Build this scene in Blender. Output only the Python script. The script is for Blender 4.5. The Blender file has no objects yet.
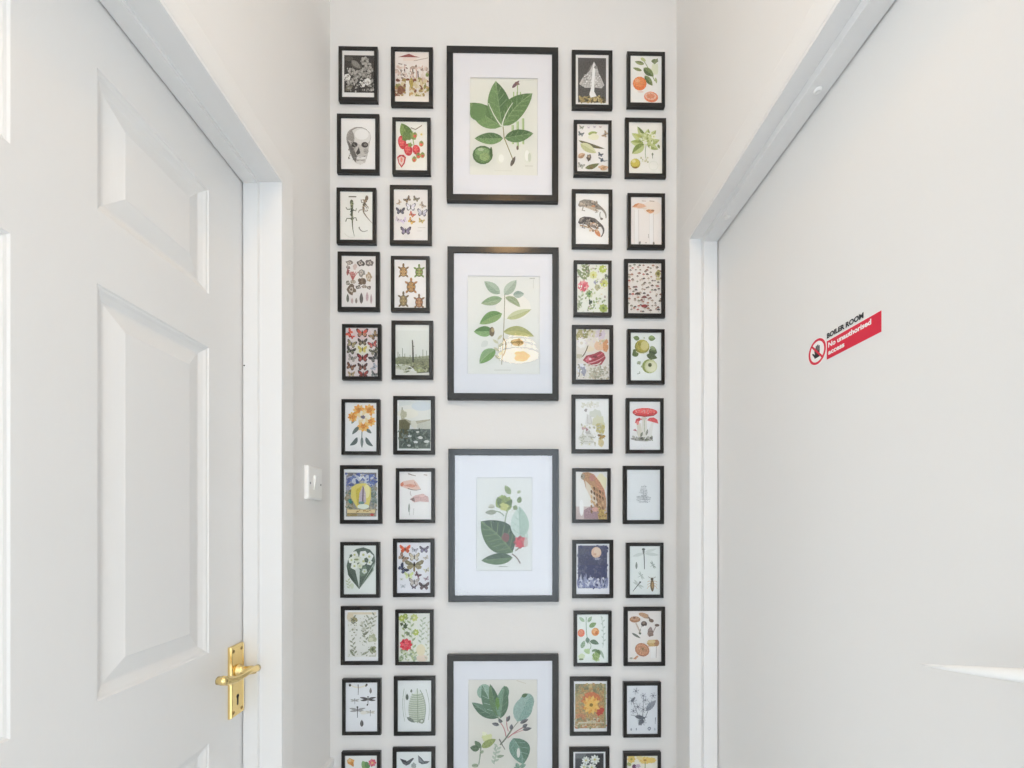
import bpy, bmesh, math, random
from mathutils import Vector, Matrix
random.seed(7)
C = bpy.context.scene.collection
PI = math.pi

# ------------------------------------------------------------------ camera model (image taken as 1024x768)
F = 450.0; CX = 518.0; CY = 522.0; TH = math.radians(0.9); EYE = 1.265
def ray(px, py):
    xr = (px - CX) / F; yu = (CY - py) / F
    return Vector((math.sin(TH) + xr * math.cos(TH), math.cos(TH) - xr * math.sin(TH), yu))
def at_y(px, py, Y):
    d = ray(px, py); d *= Y / d.y; return Vector((d.x, d.y, d.z + EYE))
def at_x(px, py, X):
    d = ray(px, py); d *= X / d.x; return Vector((d.x, d.y, d.z + EYE))

# ------------------------------------------------------------------ the main planes of the corridor (metres)
XWL, XAL, XDL = -0.500, -0.488, -0.5675      # left wall, left architrave face, left door face
XWR, XAR, XDR = 0.4632, 0.452, 0.518         # right wall, right architrave face, right door face
YE = 1.252                                   # end wall
HX, YH = 1.75, -0.25                         # half width of the added hall behind, where it starts
YB = -2.35                                   # back wall, behind the viewer
ZC = 2.95                                    # ceiling
YDL = 0.9587; ZDL = EYE + 0.716              # left door: far stop face, underside of head stop
YDR = 1.115; ZDR = EYE + 0.700               # right door likewise

# ------------------------------------------------------------------ materials
def lin(c):
    c = c / 255.0
    return c / 12.92 if c <= 0.04045 else ((c + 0.055) / 1.055) ** 2.4
def hexc(h):
    h = h.lstrip('#')
    if len(h) == 3: h = ''.join(k * 2 for k in h)
    return tuple(lin(int(h[i:i + 2], 16)) for i in (0, 2, 4))
def ink(h):
    c = hexc(h); k = min(1.06, 0.90 / max(c)); c = [v * k for v in c]     # printed colours read off through glass
    g = 0.25 * c[0] + 0.65 * c[1] + 0.10 * c[2]
    if 0.03 < g < 0.33: c = [min(0.9, v * 1.15) for v in c]; g *= 1.15
    w = min(1.0, max(0.0, (g - 0.55) / 0.3))                      # pale papers stay close to neutral
    return tuple(v + (g - v) * (0.15 + 0.33 * w) for v in c)
def base_mat(name, col, rough=0.5, metal=0.0, spec=0.5, coat=0.0):
    m = bpy.data.materials.new(name); m.use_nodes = True
    b = m.node_tree.nodes['Principled BSDF']
    b.inputs['Base Color'].default_value = (*col, 1)
    b.inputs['Roughness'].default_value = rough
    b.inputs['Metallic'].default_value = metal
    b.inputs['Specular IOR Level'].default_value = spec
    b.inputs['Coat Weight'].default_value = coat
    return m
def paint(name, col, rough, bump_scale=120.0, bump=0.05, stretch=(1, 1, 1), tint=0.02):
    m = base_mat(name, col, rough)
    nt = m.node_tree; b = nt.nodes['Principled BSDF']
    tc = nt.nodes.new('ShaderNodeTexCoord'); mp = nt.nodes.new('ShaderNodeMapping')
    mp.inputs['Scale'].default_value = stretch
    nt.links.new(tc.outputs['Object'], mp.inputs['Vector'])
    n = nt.nodes.new('ShaderNodeTexNoise'); n.inputs['Scale'].default_value = bump_scale; n.inputs['Detail'].default_value = 4
    nt.links.new(mp.outputs['Vector'], n.inputs['Vector'])
    bp = nt.nodes.new('ShaderNodeBump'); bp.inputs['Strength'].default_value = bump; bp.inputs['Distance'].default_value = 0.002
    nt.links.new(n.outputs['Fac'], bp.inputs['Height']); nt.links.new(bp.outputs['Normal'], b.inputs['Normal'])
    n2 = nt.nodes.new('ShaderNodeTexNoise'); n2.inputs['Scale'].default_value = 3.0; n2.inputs['Detail'].default_value = 2
    nt.links.new(tc.outputs['Object'], n2.inputs['Vector'])
    mr = nt.nodes.new('ShaderNodeMapRange')
    mr.inputs['To Min'].default_value = 1 - tint; mr.inputs['To Max'].default_value = 1 + tint
    nt.links.new(n2.outputs['Fac'], mr.inputs['Value'])
    mx = nt.nodes.new('ShaderNodeMix'); mx.data_type = 'RGBA'; mx.blend_type = 'MULTIPLY'; mx.inputs['Factor'].default_value = 1
    mx.inputs['A'].default_value = (*col, 1)
    nt.links.new(mr.outputs['Result'], mx.inputs['B']); nt.links.new(mx.outputs['Result'], b.inputs['Base Color'])
    return m
M = {}
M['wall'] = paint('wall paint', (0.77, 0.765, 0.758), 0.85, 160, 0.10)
M['endwall'] = paint('dimmed wall paint', (0.66, 0.655, 0.65), 0.85, 160, 0.10)  # side wall paint made darker, to even out the light on the end wall
M['ceiling'] = paint('ceiling paint', (0.80, 0.79, 0.77), 0.9, 160, 0.05)
M['floor'] = paint('floor vinyl', (0.66, 0.64, 0.62), 0.5, 40, 0.03, tint=0.06)
M['gloss'] = paint('white gloss trim', (0.755, 0.757, 0.76), 0.35, 90, 0.03, tint=0.01)
M['door'] = paint('moulded door paint', (0.71, 0.708, 0.705), 0.40, 60, 0.06, (6, 6, 0.6), 0.01)
M['flush'] = paint('flush door paint', (0.765, 0.762, 0.755), 0.42, 60, 0.03, (3, 3, 0.4), 0.015)
M['black'] = base_mat('black frame lacquer', (0.009, 0.008, 0.0073), 0.14, spec=0.5)
M['brass'] = base_mat('polished brass', (0.86, 0.66, 0.30), 0.20, 1.0)
M['darkbrass'] = base_mat('dark brass screw', (0.35, 0.25, 0.10), 0.35, 1.0)  # darker brass tone for the backplate screws
M['slot'] = base_mat('dark hole', (0.008, 0.007, 0.006), 0.8)
M['plastic'] = base_mat('white plastic', (0.86, 0.86, 0.85), 0.28)
M['screw'] = base_mat('steel screw', (0.32, 0.32, 0.33), 0.35, 1.0)
M['mat'] = base_mat('white mount board', (0.80, 0.797, 0.825), 0.8)
M['red'] = base_mat('red sign vinyl', hexc('#d4183c'), 0.35)
M['signwhite'] = base_mat('white sign vinyl', (0.86, 0.85, 0.84), 0.4)
M['ink'] = base_mat('black sign ink', (0.02, 0.022, 0.028), 0.5)
M['cord'] = base_mat('lamp flex', (0.7, 0.68, 0.62), 0.6)
M['rattan'] = base_mat('woven cane', (0.26, 0.17, 0.08), 0.6)
m = base_mat('printed paper', (1, 1, 1), 0.65, spec=0.3); M['print'] = m
a = m.node_tree.nodes.new('ShaderNodeAttribute'); a.attribute_name = 'Col'
nt = m.node_tree
tc = nt.nodes.new('ShaderNodeTexCoord'); nz = nt.nodes.new('ShaderNodeTexNoise'); nz.inputs['Scale'].default_value = 330.0; nz.inputs['Detail'].default_value = 4.0
nt.links.new(tc.outputs['Object'], nz.inputs['Vector'])
mr = nt.nodes.new('ShaderNodeMapRange'); mr.inputs['From Min'].default_value = 0.3; mr.inputs['From Max'].default_value = 0.7
mr.inputs['To Min'].default_value = 0.68; mr.inputs['To Max'].default_value = 1.36; nt.links.new(nz.outputs['Fac'], mr.inputs['Value'])
bw = nt.nodes.new('ShaderNodeRGBToBW'); nt.links.new(a.outputs['Color'], bw.inputs[0])
iv = nt.nodes.new('ShaderNodeMapRange'); iv.inputs['From Min'].default_value = 0.38; iv.inputs['From Max'].default_value = 0.68; iv.inputs['To Min'].default_value = 1.0; iv.inputs['To Max'].default_value = 0.04
nt.links.new(bw.outputs[0], iv.inputs['Value'])
mx = nt.nodes.new('ShaderNodeMix'); mx.data_type = 'RGBA'; mx.blend_type = 'MULTIPLY'   # engraved, mottled ink
nt.links.new(iv.outputs['Result'], mx.inputs['Factor']); nt.links.new(a.outputs['Color'], mx.inputs['A']); nt.links.new(mr.outputs['Result'], mx.inputs['B'])
nt.links.new(mx.outputs['Result'], nt.nodes['Principled BSDF'].inputs['Base Color'])
def glass_mat():
    m = bpy.data.materials.new('picture glass'); m.use_nodes = True; nt = m.node_tree; nt.nodes.clear()
    o = nt.nodes.new('ShaderNodeOutputMaterial'); mix = nt.nodes.new('ShaderNodeMixShader')
    fr = nt.nodes.new('ShaderNodeFresnel'); fr.inputs['IOR'].default_value = 1.5
    t = nt.nodes.new('ShaderNodeBsdfTransparent'); g = nt.nodes.new('ShaderNodeBsdfGlossy'); g.inputs['Roughness'].default_value = 0.015
    nt.links.new(fr.outputs[0], mix.inputs[0]); nt.links.new(t.outputs[0], mix.inputs[1]); nt.links.new(g.outputs[0], mix.inputs[2])
    nt.links.new(mix.outputs[0], o.inputs[0]); return m
M['glass'] = glass_mat()
def emit(name, col, s):
    m = bpy.data.materials.new(name); m.use_nodes = True; nt = m.node_tree; nt.nodes.clear()
    o = nt.nodes.new('ShaderNodeOutputMaterial'); e = nt.nodes.new('ShaderNodeEmission')
    e.inputs[0].default_value = (*col, 1); e.inputs[1].default_value = s; nt.links.new(e.outputs[0], o.inputs[0]); return m
M['bulb'] = emit('lit warm bulb', (1.0, 0.80, 0.55), 14.0)
M['glow'] = emit('glowing paper lining', (1.0, 0.74, 0.46), 11.5)
M['ceilfill'] = emit('added ceiling fill glow', (1.0, 0.61, 0.27), 64.0)  # warm glow of the added ceiling fill

# ------------------------------------------------------------------ object helpers
def obj(name, bm, mat, parent=None, smooth=False, loc=None, recalc=True):
    me = bpy.data.meshes.new(name)
    if recalc: bmesh.ops.recalc_face_normals(bm, faces=bm.faces[:])
    bm.to_mesh(me); bm.free()
    o = bpy.data.objects.new(name, me); C.objects.link(o)
    me.materials.append(M[mat] if isinstance(mat, str) else mat)
    if smooth:
        for p in me.polygons: p.use_smooth = True
    if parent: o.parent = parent
    if loc is not None: o.location = loc
    return o
def struct(name, bm, mat, parent=None, label=None):
    o = obj(name, bm, mat, parent)
    if parent is None: o['kind'] = 'structure'
    if label: o['label'] = label
    return o
def thing(name, label, cat, loc=(0, 0, 0), rot=(0, 0, 0), group=None):
    o = bpy.data.objects.new(name, None); C.objects.link(o); o.empty_display_size = 0.05
    o.location = loc; o.rotation_euler = rot; o['label'] = label; o['category'] = cat
    if group: o['group'] = group
    return o
def bx(bm, x0, x1, y0, y1, z0, z1, bev=0.0):
    r = bmesh.ops.create_cube(bm, size=1.0)
    bmesh.ops.scale(bm, vec=(x1 - x0, y1 - y0, z1 - z0), verts=r['verts'])
    bmesh.ops.translate(bm, vec=((x0 + x1) / 2, (y0 + y1) / 2, (z0 + z1) / 2), verts=r['verts'])
    if bev > 0:
        es = list({e for v in r['verts'] for e in v.link_edges})
        bmesh.ops.bevel(bm, geom=es, offset=bev, segments=2, affect='EDGES', profile=0.5)
def tube(bm, pts, rads, n=12, squash=None, up=(0, 0, 1)):
    pts = [Vector(p) for p in pts]; rings = []
    for i, p in enumerate(pts):
        d = (pts[min(i + 1, len(pts) - 1)] - pts[max(i - 1, 0)]).normalized()
        u = Vector(up)
        if abs(d.dot(u)) > 0.95: u = Vector((1, 0, 0))
        s = d.cross(u).normalized(); w = s.cross(d).normalized()
        r = rads[i]; ra, rb = (r, r) if not isinstance(r, tuple) else r
        rings.append([bm.verts.new(p + s * ra * math.cos(2 * PI * k / n) + w * rb * math.sin(2 * PI * k / n)) for k in range(n)])
    for a_, b_ in zip(rings, rings[1:]):
        for k in range(n): bm.faces.new((a_[k], a_[(k + 1) % n], b_[(k + 1) % n], b_[k]))
    bm.faces.new(rings[0][::-1]); bm.faces.new(rings[-1])
def lathe(bm, prof, n=24, close=False):
    rings = []
    for r, z in prof:
        rings.append([bm.verts.new((r * math.cos(2 * PI * k / n), r * math.sin(2 * PI * k / n), z)) for k in range(n)])
    for a_, b_ in zip(rings, rings[1:]):
        for k in range(n): bm.faces.new((a_[k], a_[(k + 1) % n], b_[(k + 1) % n], b_[k]))
    if close:
        bm.faces.new(rings[0][::-1]); bm.faces.new(rings[-1])
def ring_loft(bm, x0, x1, z0, z1, prof, close=True):
    """mitred rectangular ring in the XZ plane: prof = [(outset, y)]"""
    rings = []
    for e, y in prof:
        rings.append([bm.verts.new(p) for p in ((x0 - e, y, z0 - e), (x1 + e, y, z0 - e), (x1 + e, y, z1 + e), (x0 - e, y, z1 + e))])
    pairs = list(zip(rings, rings[1:])) + ([(rings[-1], rings[0])] if close else [])
    for a_, b_ in pairs:
        for k in range(4): bm.faces.new((a_[k], a_[(k + 1) % 4], b_[(k + 1) % 4], b_[k]))
    return rings

# ------------------------------------------------------------------ the room shell
T = 0.13
# openings in the side walls (outside of the linings)
LOP = (0.150, YDL + 0.036, ZDL + 0.036)      # near y, far y, top z
ROP = (YDR - 0.800, YDR + 0.042, ZDR + 0.042)
def side_wall(name, xa, xb, op):
    bm = bmesh.new()
    bx(bm, xa, xb, YH, op[0], 0, ZC)
    bx(bm, xa, xb, op[1], YE + T, 0, ZC)
    bx(bm, xa, xb, op[0], op[1], op[2], ZC)
    return struct(name, bm, 'wall')
side_wall('wall_left', XWL - T, XWL, LOP)
side_wall('wall_right', XWR, XWR + T, ROP)
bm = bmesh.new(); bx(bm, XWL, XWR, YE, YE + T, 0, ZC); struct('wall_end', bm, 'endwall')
# wider hall added behind the viewer so daylight reaches the corridor doors
SY_0, SY_1 = -2.2, -0.55        # tall windows added in both hall side walls, as side light
for nm, a_, b_ in (('wall_added_hall_left', -HX - T, -HX), ('wall_added_hall_right', HX, HX + T)):
    bm = bmesh.new(); bx(bm, a_, b_, YB - T, SY_0, 0, ZC); bx(bm, a_, b_, SY_1, YH, 0, ZC)
    bx(bm, a_, b_, SY_0, SY_1, 0, 0.2); bx(bm, a_, b_, SY_0, SY_1, 2.5, ZC); struct(nm, bm, 'wall')
for nm, a_, b_ in (('wall_added_return_left', -HX - T, XWL - T), ('wall_added_return_right', XWR + T, HX + T)):
    bm = bmesh.new(); bx(bm, a_, b_, YH, YH + T, 0, ZC); struct(nm, bm, 'wall')
bm = bmesh.new()
WX0, WX1, WZ0, WZ1 = -0.72, 0.66, 0.35, 2.20
bx(bm, -HX - T, WX0, YB - T, YB, 0, ZC); bx(bm, WX1, HX + T, YB - T, YB, 0, ZC)
bx(bm, WX0, WX1, YB - T, YB, 0, WZ0); bx(bm, WX0, WX1, YB - T, YB, WZ1, ZC)
struct('wall_back', bm, 'wall')
bm = bmesh.new(); bx(bm, -HX - T, HX + T, YB - T, YE + T, -0.1, 0); struct('floor', bm, 'floor')
bm = bmesh.new(); bx(bm, -HX - T, HX + T, YB - T, YE + T, ZC, ZC + 0.1); struct('ceiling', bm, 'ceiling')
# glazed opening behind the viewer that the daylight comes through
w = bmesh.new()
for k in range(1):
    x0, x1 = WX0, WX1
    ring_loft(w, x0 + 0.05, x1 - 0.05, WZ0 + 0.05, WZ1 - 0.05, [(0, YB - 0.09), (0, YB - 0.03), (0.05, YB - 0.03), (0.05, YB - 0.09)])
win = struct('window_1', w, 'gloss')
for nm, x in (('added_window_left', -HX - 0.08), ('added_window_right', HX + 0.08)):  # unseen side windows, added to brighten the corridor doors
    w = bmesh.new()
    for k in range(2):
        y0 = SY_0 + k * (SY_1 - SY_0) / 2; y1 = y0 + (SY_1 - SY_0) / 2
        for r in ((y0, y0 + 0.05, 0.2, 2.5), (y1 - 0.05, y1, 0.2, 2.5), (y0 + 0.05, y1 - 0.05, 0.2, 0.25), (y0 + 0.05, y1 - 0.05, 2.45, 2.5)): bx(w, x - 0.03, x + 0.03, *r)
    struct(nm, w, 'gloss')

# ------------------------------------------------------------------ door linings, stops and architraves
def door_trim(name, sgn, xface, xdoor, ystop, zstop, near, dl, width, stop_x):
    """sgn -1: left wall, +1: right wall. Lining + stop + architrave, one piece of trim."""
    ylin, zlin = ystop + dl, zstop + dl
    xb = xdoor + sgn * 0.05
    t = 0.006
    nearlin = near - dl
    def b(x0, x1, *r): bx(bm, min(x0, x1), max(x0, x1), *r)
    bm = bmesh.new()
    b(xface - sgn * 0.0, xb, ylin, ylin + t, 0, zlin + t)
    b(xface, xb, nearlin - t, nearlin, 0, zlin + t)
    b(xface, xb, nearlin, ylin, zlin, zlin + t)
    lin_o = struct(name, bm, 'gloss')
    bm = bmesh.new()
    xs = xdoor - sgn * 0.0027
    b(stop_x, xs, ystop, ylin, 0, zstop)
    b(stop_x, xs, nearlin, near, 0, zstop)
    b(stop_x, xs, nearlin, ylin, zstop, zlin)
    struct('door_stop', bm, 'gloss', lin_o)
    # architrave: moulded profile, thin at the opening, full at the outer edge
    bm = bmesh.new()
    xw = XWL if sgn < 0 else XWR
    d = abs(xface - xw)
    prof = [(0.006, 0.0), (0.006, d * 0.80), (0.010, d * 0.96), (width * 0.45, d), (width * 0.72, d * 1.02), (width - 0.006, d * 1.02), (width, d * 0.8), (width, 0.0)]
    rows = []
    for o_, h in prof:
        x = xw - sgn * h
        rows.append([bm.verts.new(p) for p in ((x, nearlin - o_, 0), (x, nearlin - o_, zlin + o_), (x, ylin + o_, zlin + o_), (x, ylin + o_, 0))])
    for a_, c_ in zip(rows, rows[1:]):
        for k in range(3): bm.faces.new((a_[k], a_[k + 1], c_[k + 1], c_[k]))
    struct('architrave', bm, 'wall', lin_o)
    return lin_o
tl = door_trim('trim_1', -1, XAL, XDL, YDL, ZDL, 0.191, 0.008, 0.057, at_y(257.5, 500, YDL).x)
tr = door_trim('trim_2', 1, XAR, XDR, YDR, ZDR, 0.361, 0.016, 0.063, at_y(704, 500, YDR).x)
for (px, py) in ((818, 90), (727, 217)):
    d = ray(px, py); p = d * ((ZDR - EYE) / d.z)
    bm = bmesh.new(); lathe(bm, [(0.0066, 0), (0.0064, -0.0015), (0.005, -0.003), (0.0028, -0.0036), (0.0024, -0.0022), (0.0004, -0.0022)], 20, True)
    o = obj('screw_cap', bm, 'plastic', tr, True); o.location = (p.x, p.y, ZDR)
bm = bmesh.new(); lathe(bm, [(0.0016, 0), (0.0014, 0.0006), (0.0003, 0.0008)], 10, True)
o = obj('nail_head', bm, 'slot', tl); p = at_y(244.2, 365.5, YDL); o.location = (p.x, p.y, p.z); o.rotation_euler = (PI / 2, 0, 0)
# dado rail in the left corner, its top just inside the frame
bm = bmesh.new()
zt = at_x(330, 758.5, -0.498).z
prof = [(0, 0), (0.010, -0.002), (0.012, -0.010), (0.009, -0.020), (0.007, -0.05), (0.004, -0.062), (0, -0.066)]
rows = [[bm.verts.new((XWL + h, y, zt + z)) for h, z in prof] for y in (YDL + 0.008 + 0.0575, YE)]
for k in range(len(prof) - 1): bm.faces.new((rows[0][k], rows[0][k + 1], rows[1][k + 1], rows[1][k]))
bm.faces.new(rows[0]); bm.faces.new(rows[1][::-1])
struct('trim_3', bm, 'gloss')

# ------------------------------------------------------------------ left door: six moulded panels, brass lever on a plate
def panel_door():
    y0, y1 = 0.182, YDL + 0.0065          # slab edges (behind the stops)
    z0, z1 = 0.006, ZDL + 0.0055
    ye = YDL
    cols = [(0.2903, 0.5193), (0.626, 0.855)]
    rows = [(0.20, EYE - 0.416), (EYE - 0.2465, EYE + 0.3275), (EYE + 0.4285, EYE + 0.6235)]
    bm = bmesh.new()
    ys = sorted({y0, y1, *[v for c in cols for v in c]}); zs = sorted({z0, z1, *[v for r in rows for v in r]})
    cache = {}
    def V(x, y, z):
        k = (round(x, 5), round(y, 5), round(z, 5))
        if k not in cache: cache[k] = bm.verts.new((x, y, z))
        return cache[k]
    prof = [(0, 0), (0.002, -0.0022), (0.005, -0.003), (0.009, -0.0058), (0.013, -0.0078), (0.017, -0.0095), (0.020, -0.0095),
            (0.046, -0.0030), (0.048, -0.0022)]
    for i in range(len(ys) - 1):
        for j in range(len(zs) - 1):
            a0, a1, b0, b1 = ys[i], ys[i + 1], zs[j], zs[j + 1]
            if (a0, a1) in cols and (b0, b1) in rows:
                prev = None
                for e, dx in prof:
                    cur = [V(XDL + dx, a0 + e, b0 + e), V(XDL + dx, a1 - e, b0 + e), V(XDL + dx, a1 - e, b1 - e), V(XDL + dx, a0 + e, b1 - e)]
                    if prev:
                        for k in range(4): bm.faces.new((prev[k], prev[(k + 1) % 4], cur[(k + 1) % 4], cur[k]))
                    prev = cur
                bm.faces.new(prev)
            else:
                bm.faces.new((V(XDL, a0, b0), V(XDL, a1, b0), V(XDL, a1, b1), V(XDL, a0, b1)))
    xb = XDL - 0.035
    q = [bm.verts.new((xb, y, z)) for y, z in ((y0, z0), (y1, z0), (y1, z1), (y0, z1))]
    bm.faces.new(q)
    def strip(line, a_, b_):
        bm.faces.new([V(XDL, *p) for p in line] + [b_, a_])
    strip([(y, z0) for y in ys], q[0], q[1]); strip([(y1, z) for z in zs], q[1], q[2])
    strip([(y, z1) for y in reversed(ys)], q[2], q[3]); strip([(y0, z) for z in reversed(zs)], q[3], q[0])
    return struct('door_1', bm, 'door', None, 'white moulded six-panel door with a brass lever handle in the left wall')
door1 = panel_door()
# lever handle: backplate with bevelled rim, sub-parts on it
PY0, PY1, PZ0, PZ1 = 0.911, 0.955, EYE - 0.3965, EYE - 0.252
pyc, pzc = (PY0 + PY1) / 2, (PZ0 + PZ1) / 2
bm = bmesh.new()
rows = []
for e, h in ((0, 0), (0, 0.004), (0.0018, 0.0072), (0.0035, 0.0078), (0.0045, 0.0066)):
    rows.append([bm.verts.new((XDL + h, y, z)) for y, z in ((PY0 + e, PZ0 + e), (PY1 - e, PZ0 + e), (PY1 - e, PZ1 - e), (PY0 + e, PZ1 - e))])
for a_, b_ in zip(rows, rows[1:]):
    for k in range(4): bm.faces.new((a_[k], a_[(k + 1) % 4], b_[(k + 1) % 4], b_[k]))
bm.faces.new(rows[0][::-1]); bm.faces.new(rows[-1])
handle = obj('door_handle', bm, 'brass', door1); handle['label'] = 'polished brass lever handle on a keyhole plate'
LZ = EYE - 0.304
bm = bmesh.new()
tube(bm, [(XDL + 0.006, pyc, LZ), (XDL + 0.010, pyc, LZ), (XDL + 0.012, pyc, LZ), (XDL + 0.024, pyc, LZ), (XDL + 0.034, pyc, LZ), (XDL + 0.043, pyc - 0.001, LZ)],
     [0.0125, 0.0125, 0.0085, 0.0078, 0.009, 0.007], 16)
pts, rad = [], []
for i in range(15):
    t = i / 14
    pts.append((XDL + 0.040 + 0.005 * math.sin(PI * t) - 0.002 * t, pyc + 0.013 - 0.112 * t, LZ + 0.003 * math.sin(PI * 2 * t) + 0.013 * t ** 2))
    r = 0.0075 - 0.0022 * math.sin(PI * min(1, t * 1.25)) + (0.0012 if t > 0.85 else 0)
    rad.append((r * (0.85 if t < 0.9 else 1), r))
tube(bm, pts, rad, 14)
e = Vector(pts[-1])
tube(bm, [e + Vector((-0.008, 0.001, 0)), e + Vector((-0.0075, 0, 0)), e + Vector((0.0075, 0, 0)), e + Vector((0.008, 0.001, 0))], [0.0035, 0.0078, 0.0078, 0.0035], 16)
obj('lever', bm, 'brass', handle, True)
bm = bmesh.new()
tube(bm, [(XDL + 0.0060, pyc, pzc - 0.033), (XDL + 0.0070, pyc, pzc - 0.033)], [0.0042, 0.0042], 16)
bx(bm, XDL + 0.006, XDL + 0.0070, pyc - 0.0022, pyc + 0.0022, pzc - 0.051, pzc - 0.034)
obj('keyhole', bm, 'slot', handle)
for sy in (-1, 1):
    for sz in (-1, 1):
        bm = bmesh.new()
        y, z = pyc + sy * 0.0135, pzc + sz * 0.062
        tube(bm, [(XDL + 0.0062, y, z), (XDL + 0.0072, y, z), (XDL + 0.0078, y, z)], [0.0036, 0.0034, 0.002], 12)
        obj('screw', bm, 'darkbrass', handle)

# ------------------------------------------------------------------ right door: plain flush slab with a white handle
bm = bmesh.new(); bx(bm, XDR, XDR + 0.04, 0.352, YDR + 0.0065, 0.006, ZDR + 0.0055, 0.0008)
door2 = struct('door_2', bm, 'flush', None, 'plain flush white door with a red boiler room sign in the right wall')
bm = bmesh.new()
XH = XDR - 0.052
tip = at_x(922.5, 664.0, XH); 
pts, rad = [], []
for i in range(13):
    t = i / 12
    px = 922.5 + t * 130
    ty = 664.0 + 5.4 * t + 0.4 * t * t; by = 665.2 + 20.5 * min(1, t * 1.02) ** 0.86 * 1.0 + 1.0 * t
    a_ = at_x(px, ty, XH); b_ = at_x(px, by, XH)
    pts.append((XH, a_.y, (a_.z + b_.z) / 2)); rad.append((0.0015 + 0.0035 * t ** 0.6, max(0.0006, (a_.z - b_.z) / 2)))
yend = pts[-1][1]; zend = pts[-1][2]
tube(bm, pts, rad, 14)
tube(bm, [(XH - 0.002, yend, zend), (XH + 0.004, yend - 0.004, zend), (XDR - 0.007, yend - 0.006, zend)], [0.0098, 0.0095, 0.0095], 16)
tube(bm, [(XDR - 0.008, yend - 0.006, zend), (XDR - 0.006, yend - 0.006, zend), (XDR, yend - 0.006, zend)], [0.022, 0.026, 0.026], 24)
o = obj('door_handle', bm, 'plastic', door2, True); o['label'] = 'white tapering lever handle'

# ------------------------------------------------------------------ boiler room sign on the right door
SY0, SZ0 = at_x(827.06, 341.9, XDR).y, at_x(827.06, 359.6, XDR).z
sp = at_x(881.5, 310.4, XDR); SW = SY0 - sp.y; SH = sp.z - SZ0
sign = thing('safety_sign', 'red and white boiler room sticker with a hand symbol on the plain right door', 'sign', (XDR, SY0, SZ0), (PI / 2, 0, -PI / 2))
# local axes: +x runs towards the viewer along the door, +y up, +z out of the door
bm = bmesh.new(); bx(bm, 0, SW, 0, SH, 0, 0.0005); obj('red_panel', bm, 'red', sign)
bm = bmesh.new(); bx(bm, 0, SW, SH, SH + 0.0011, 0, 0.0005); obj('white_edge', bm, 'signwhite', sign)
def text(name, body, mat, size, x, y, width, off=0.0):
    cu = bpy.data.curves.new(name, 'FONT'); cu.body = body; cu.size = size; cu.offset = off; cu.extrude = 0.00005; cu.resolution_u = 3
    o = bpy.data.objects.new(name, cu); C.objects.link(o)
    bpy.context.view_layer.update()
    dg = bpy.context.evaluated_depsgraph_get(); me = bpy.data.meshes.new_from_object(o.evaluated_get(dg))
    bpy.data.objects.remove(o); bpy.data.curves.remove(cu)
    xs = [v.co.x for v in me.vertices]; k = width / (max(xs) - min(xs)); mn = min(xs)
    for v in me.vertices: v.co.x = x + (v.co.x - mn) * k; v.co.y += y; v.co.z += 0.0006
    o = bpy.data.objects.new(name, me); C.objects.link(o); me.materials.clear(); me.materials.append(M[mat]); o.parent = sign
    return o
text('title_lettering', 'BOILER ROOM', 'ink', 0.0108, 0.0005, SH + 0.0046, 0.0765, 0.00045)
text('lettering', 'No unauthorised', 'signwhite', 0.0108, 0.0035, SH - 0.0112, 0.0875, 0.0004)
text('lettering', 'access', 'signwhite', 0.0108, 0.0035, SH - 0.0232, 0.0355, 0.0004)
ca = at_x(809.0, 352, XDR); cb = at_x(826.2, 352, XDR)
ccx = SY0 - (ca.y + cb.y) / 2; cr = (ca.y - cb.y) / 2; ccy = at_x(817.6, 351.6, XDR).z - SZ0
bm = bmesh.new()
tube(bm, [(ccx, ccy, 0), (ccx, ccy, 0.0004)], [cr + 0.0015] * 2, 40); disc = obj('symbol_disc', bm, 'signwhite', sign)
bm = bmesh.new()   # open hand: palm, four fingers and a thumb
bx(bm, ccx - 0.006, ccx + 0.006, ccy - 0.010, ccy + 0.001, 0.0004, 0.00062, 0)
for k, (dx, h) in enumerate(((-0.0052, 0.0075), (-0.0018, 0.0105), (0.0017, 0.0112), (0.0050, 0.009))):
    bx(bm, ccx + dx - 0.0013, ccx + dx + 0.0013, ccy, ccy + h, 0.0004, 0.00062)
p0 = Vector((ccx - 0.005, ccy - 0.007, 0.0005))
tube(bm, [p0, p0 + Vector((-0.0055, 0.0065, 0))], [0.0016, 0.0012], 8)
obj('hand_symbol', bm, 'ink', disc)
bm = bmesh.new()
n = 48; R0, R1 = cr - 0.0040, cr
vi = [[bm.verts.new((ccx + r * math.cos(2 * PI * k / n), ccy + r * math.sin(2 * PI * k / n), z)) for k in range(n)] for r, z in ((R0, 0.0004), (R0, 0.0007), (R1, 0.0007), (R1, 0.0004))]
for a_, b_ in zip(vi, vi[1:] + vi[:1]):
    for k in range(n): bm.faces.new((a_[k], a_[(k + 1) % n], b_[(k + 1) % n], b_[k]))
s2 = math.sqrt(0.5); hw = 0.0017; L_ = R0 + 0.0005
dv, nv = Vector((s2, -s2, 0)), Vector((s2, s2, 0)); cc = Vector((ccx, ccy, 0))
for z in (0.00072,):
    bm.faces.new([bm.verts.new(cc + dv * a_ * L_ + nv * b_ * hw + Vector((0, 0, z))) for a_, b_ in ((-1, -1), (1, -1), (1, 1), (-1, 1))])
obj('prohibition_ring', bm, 'red', disc)

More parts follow.
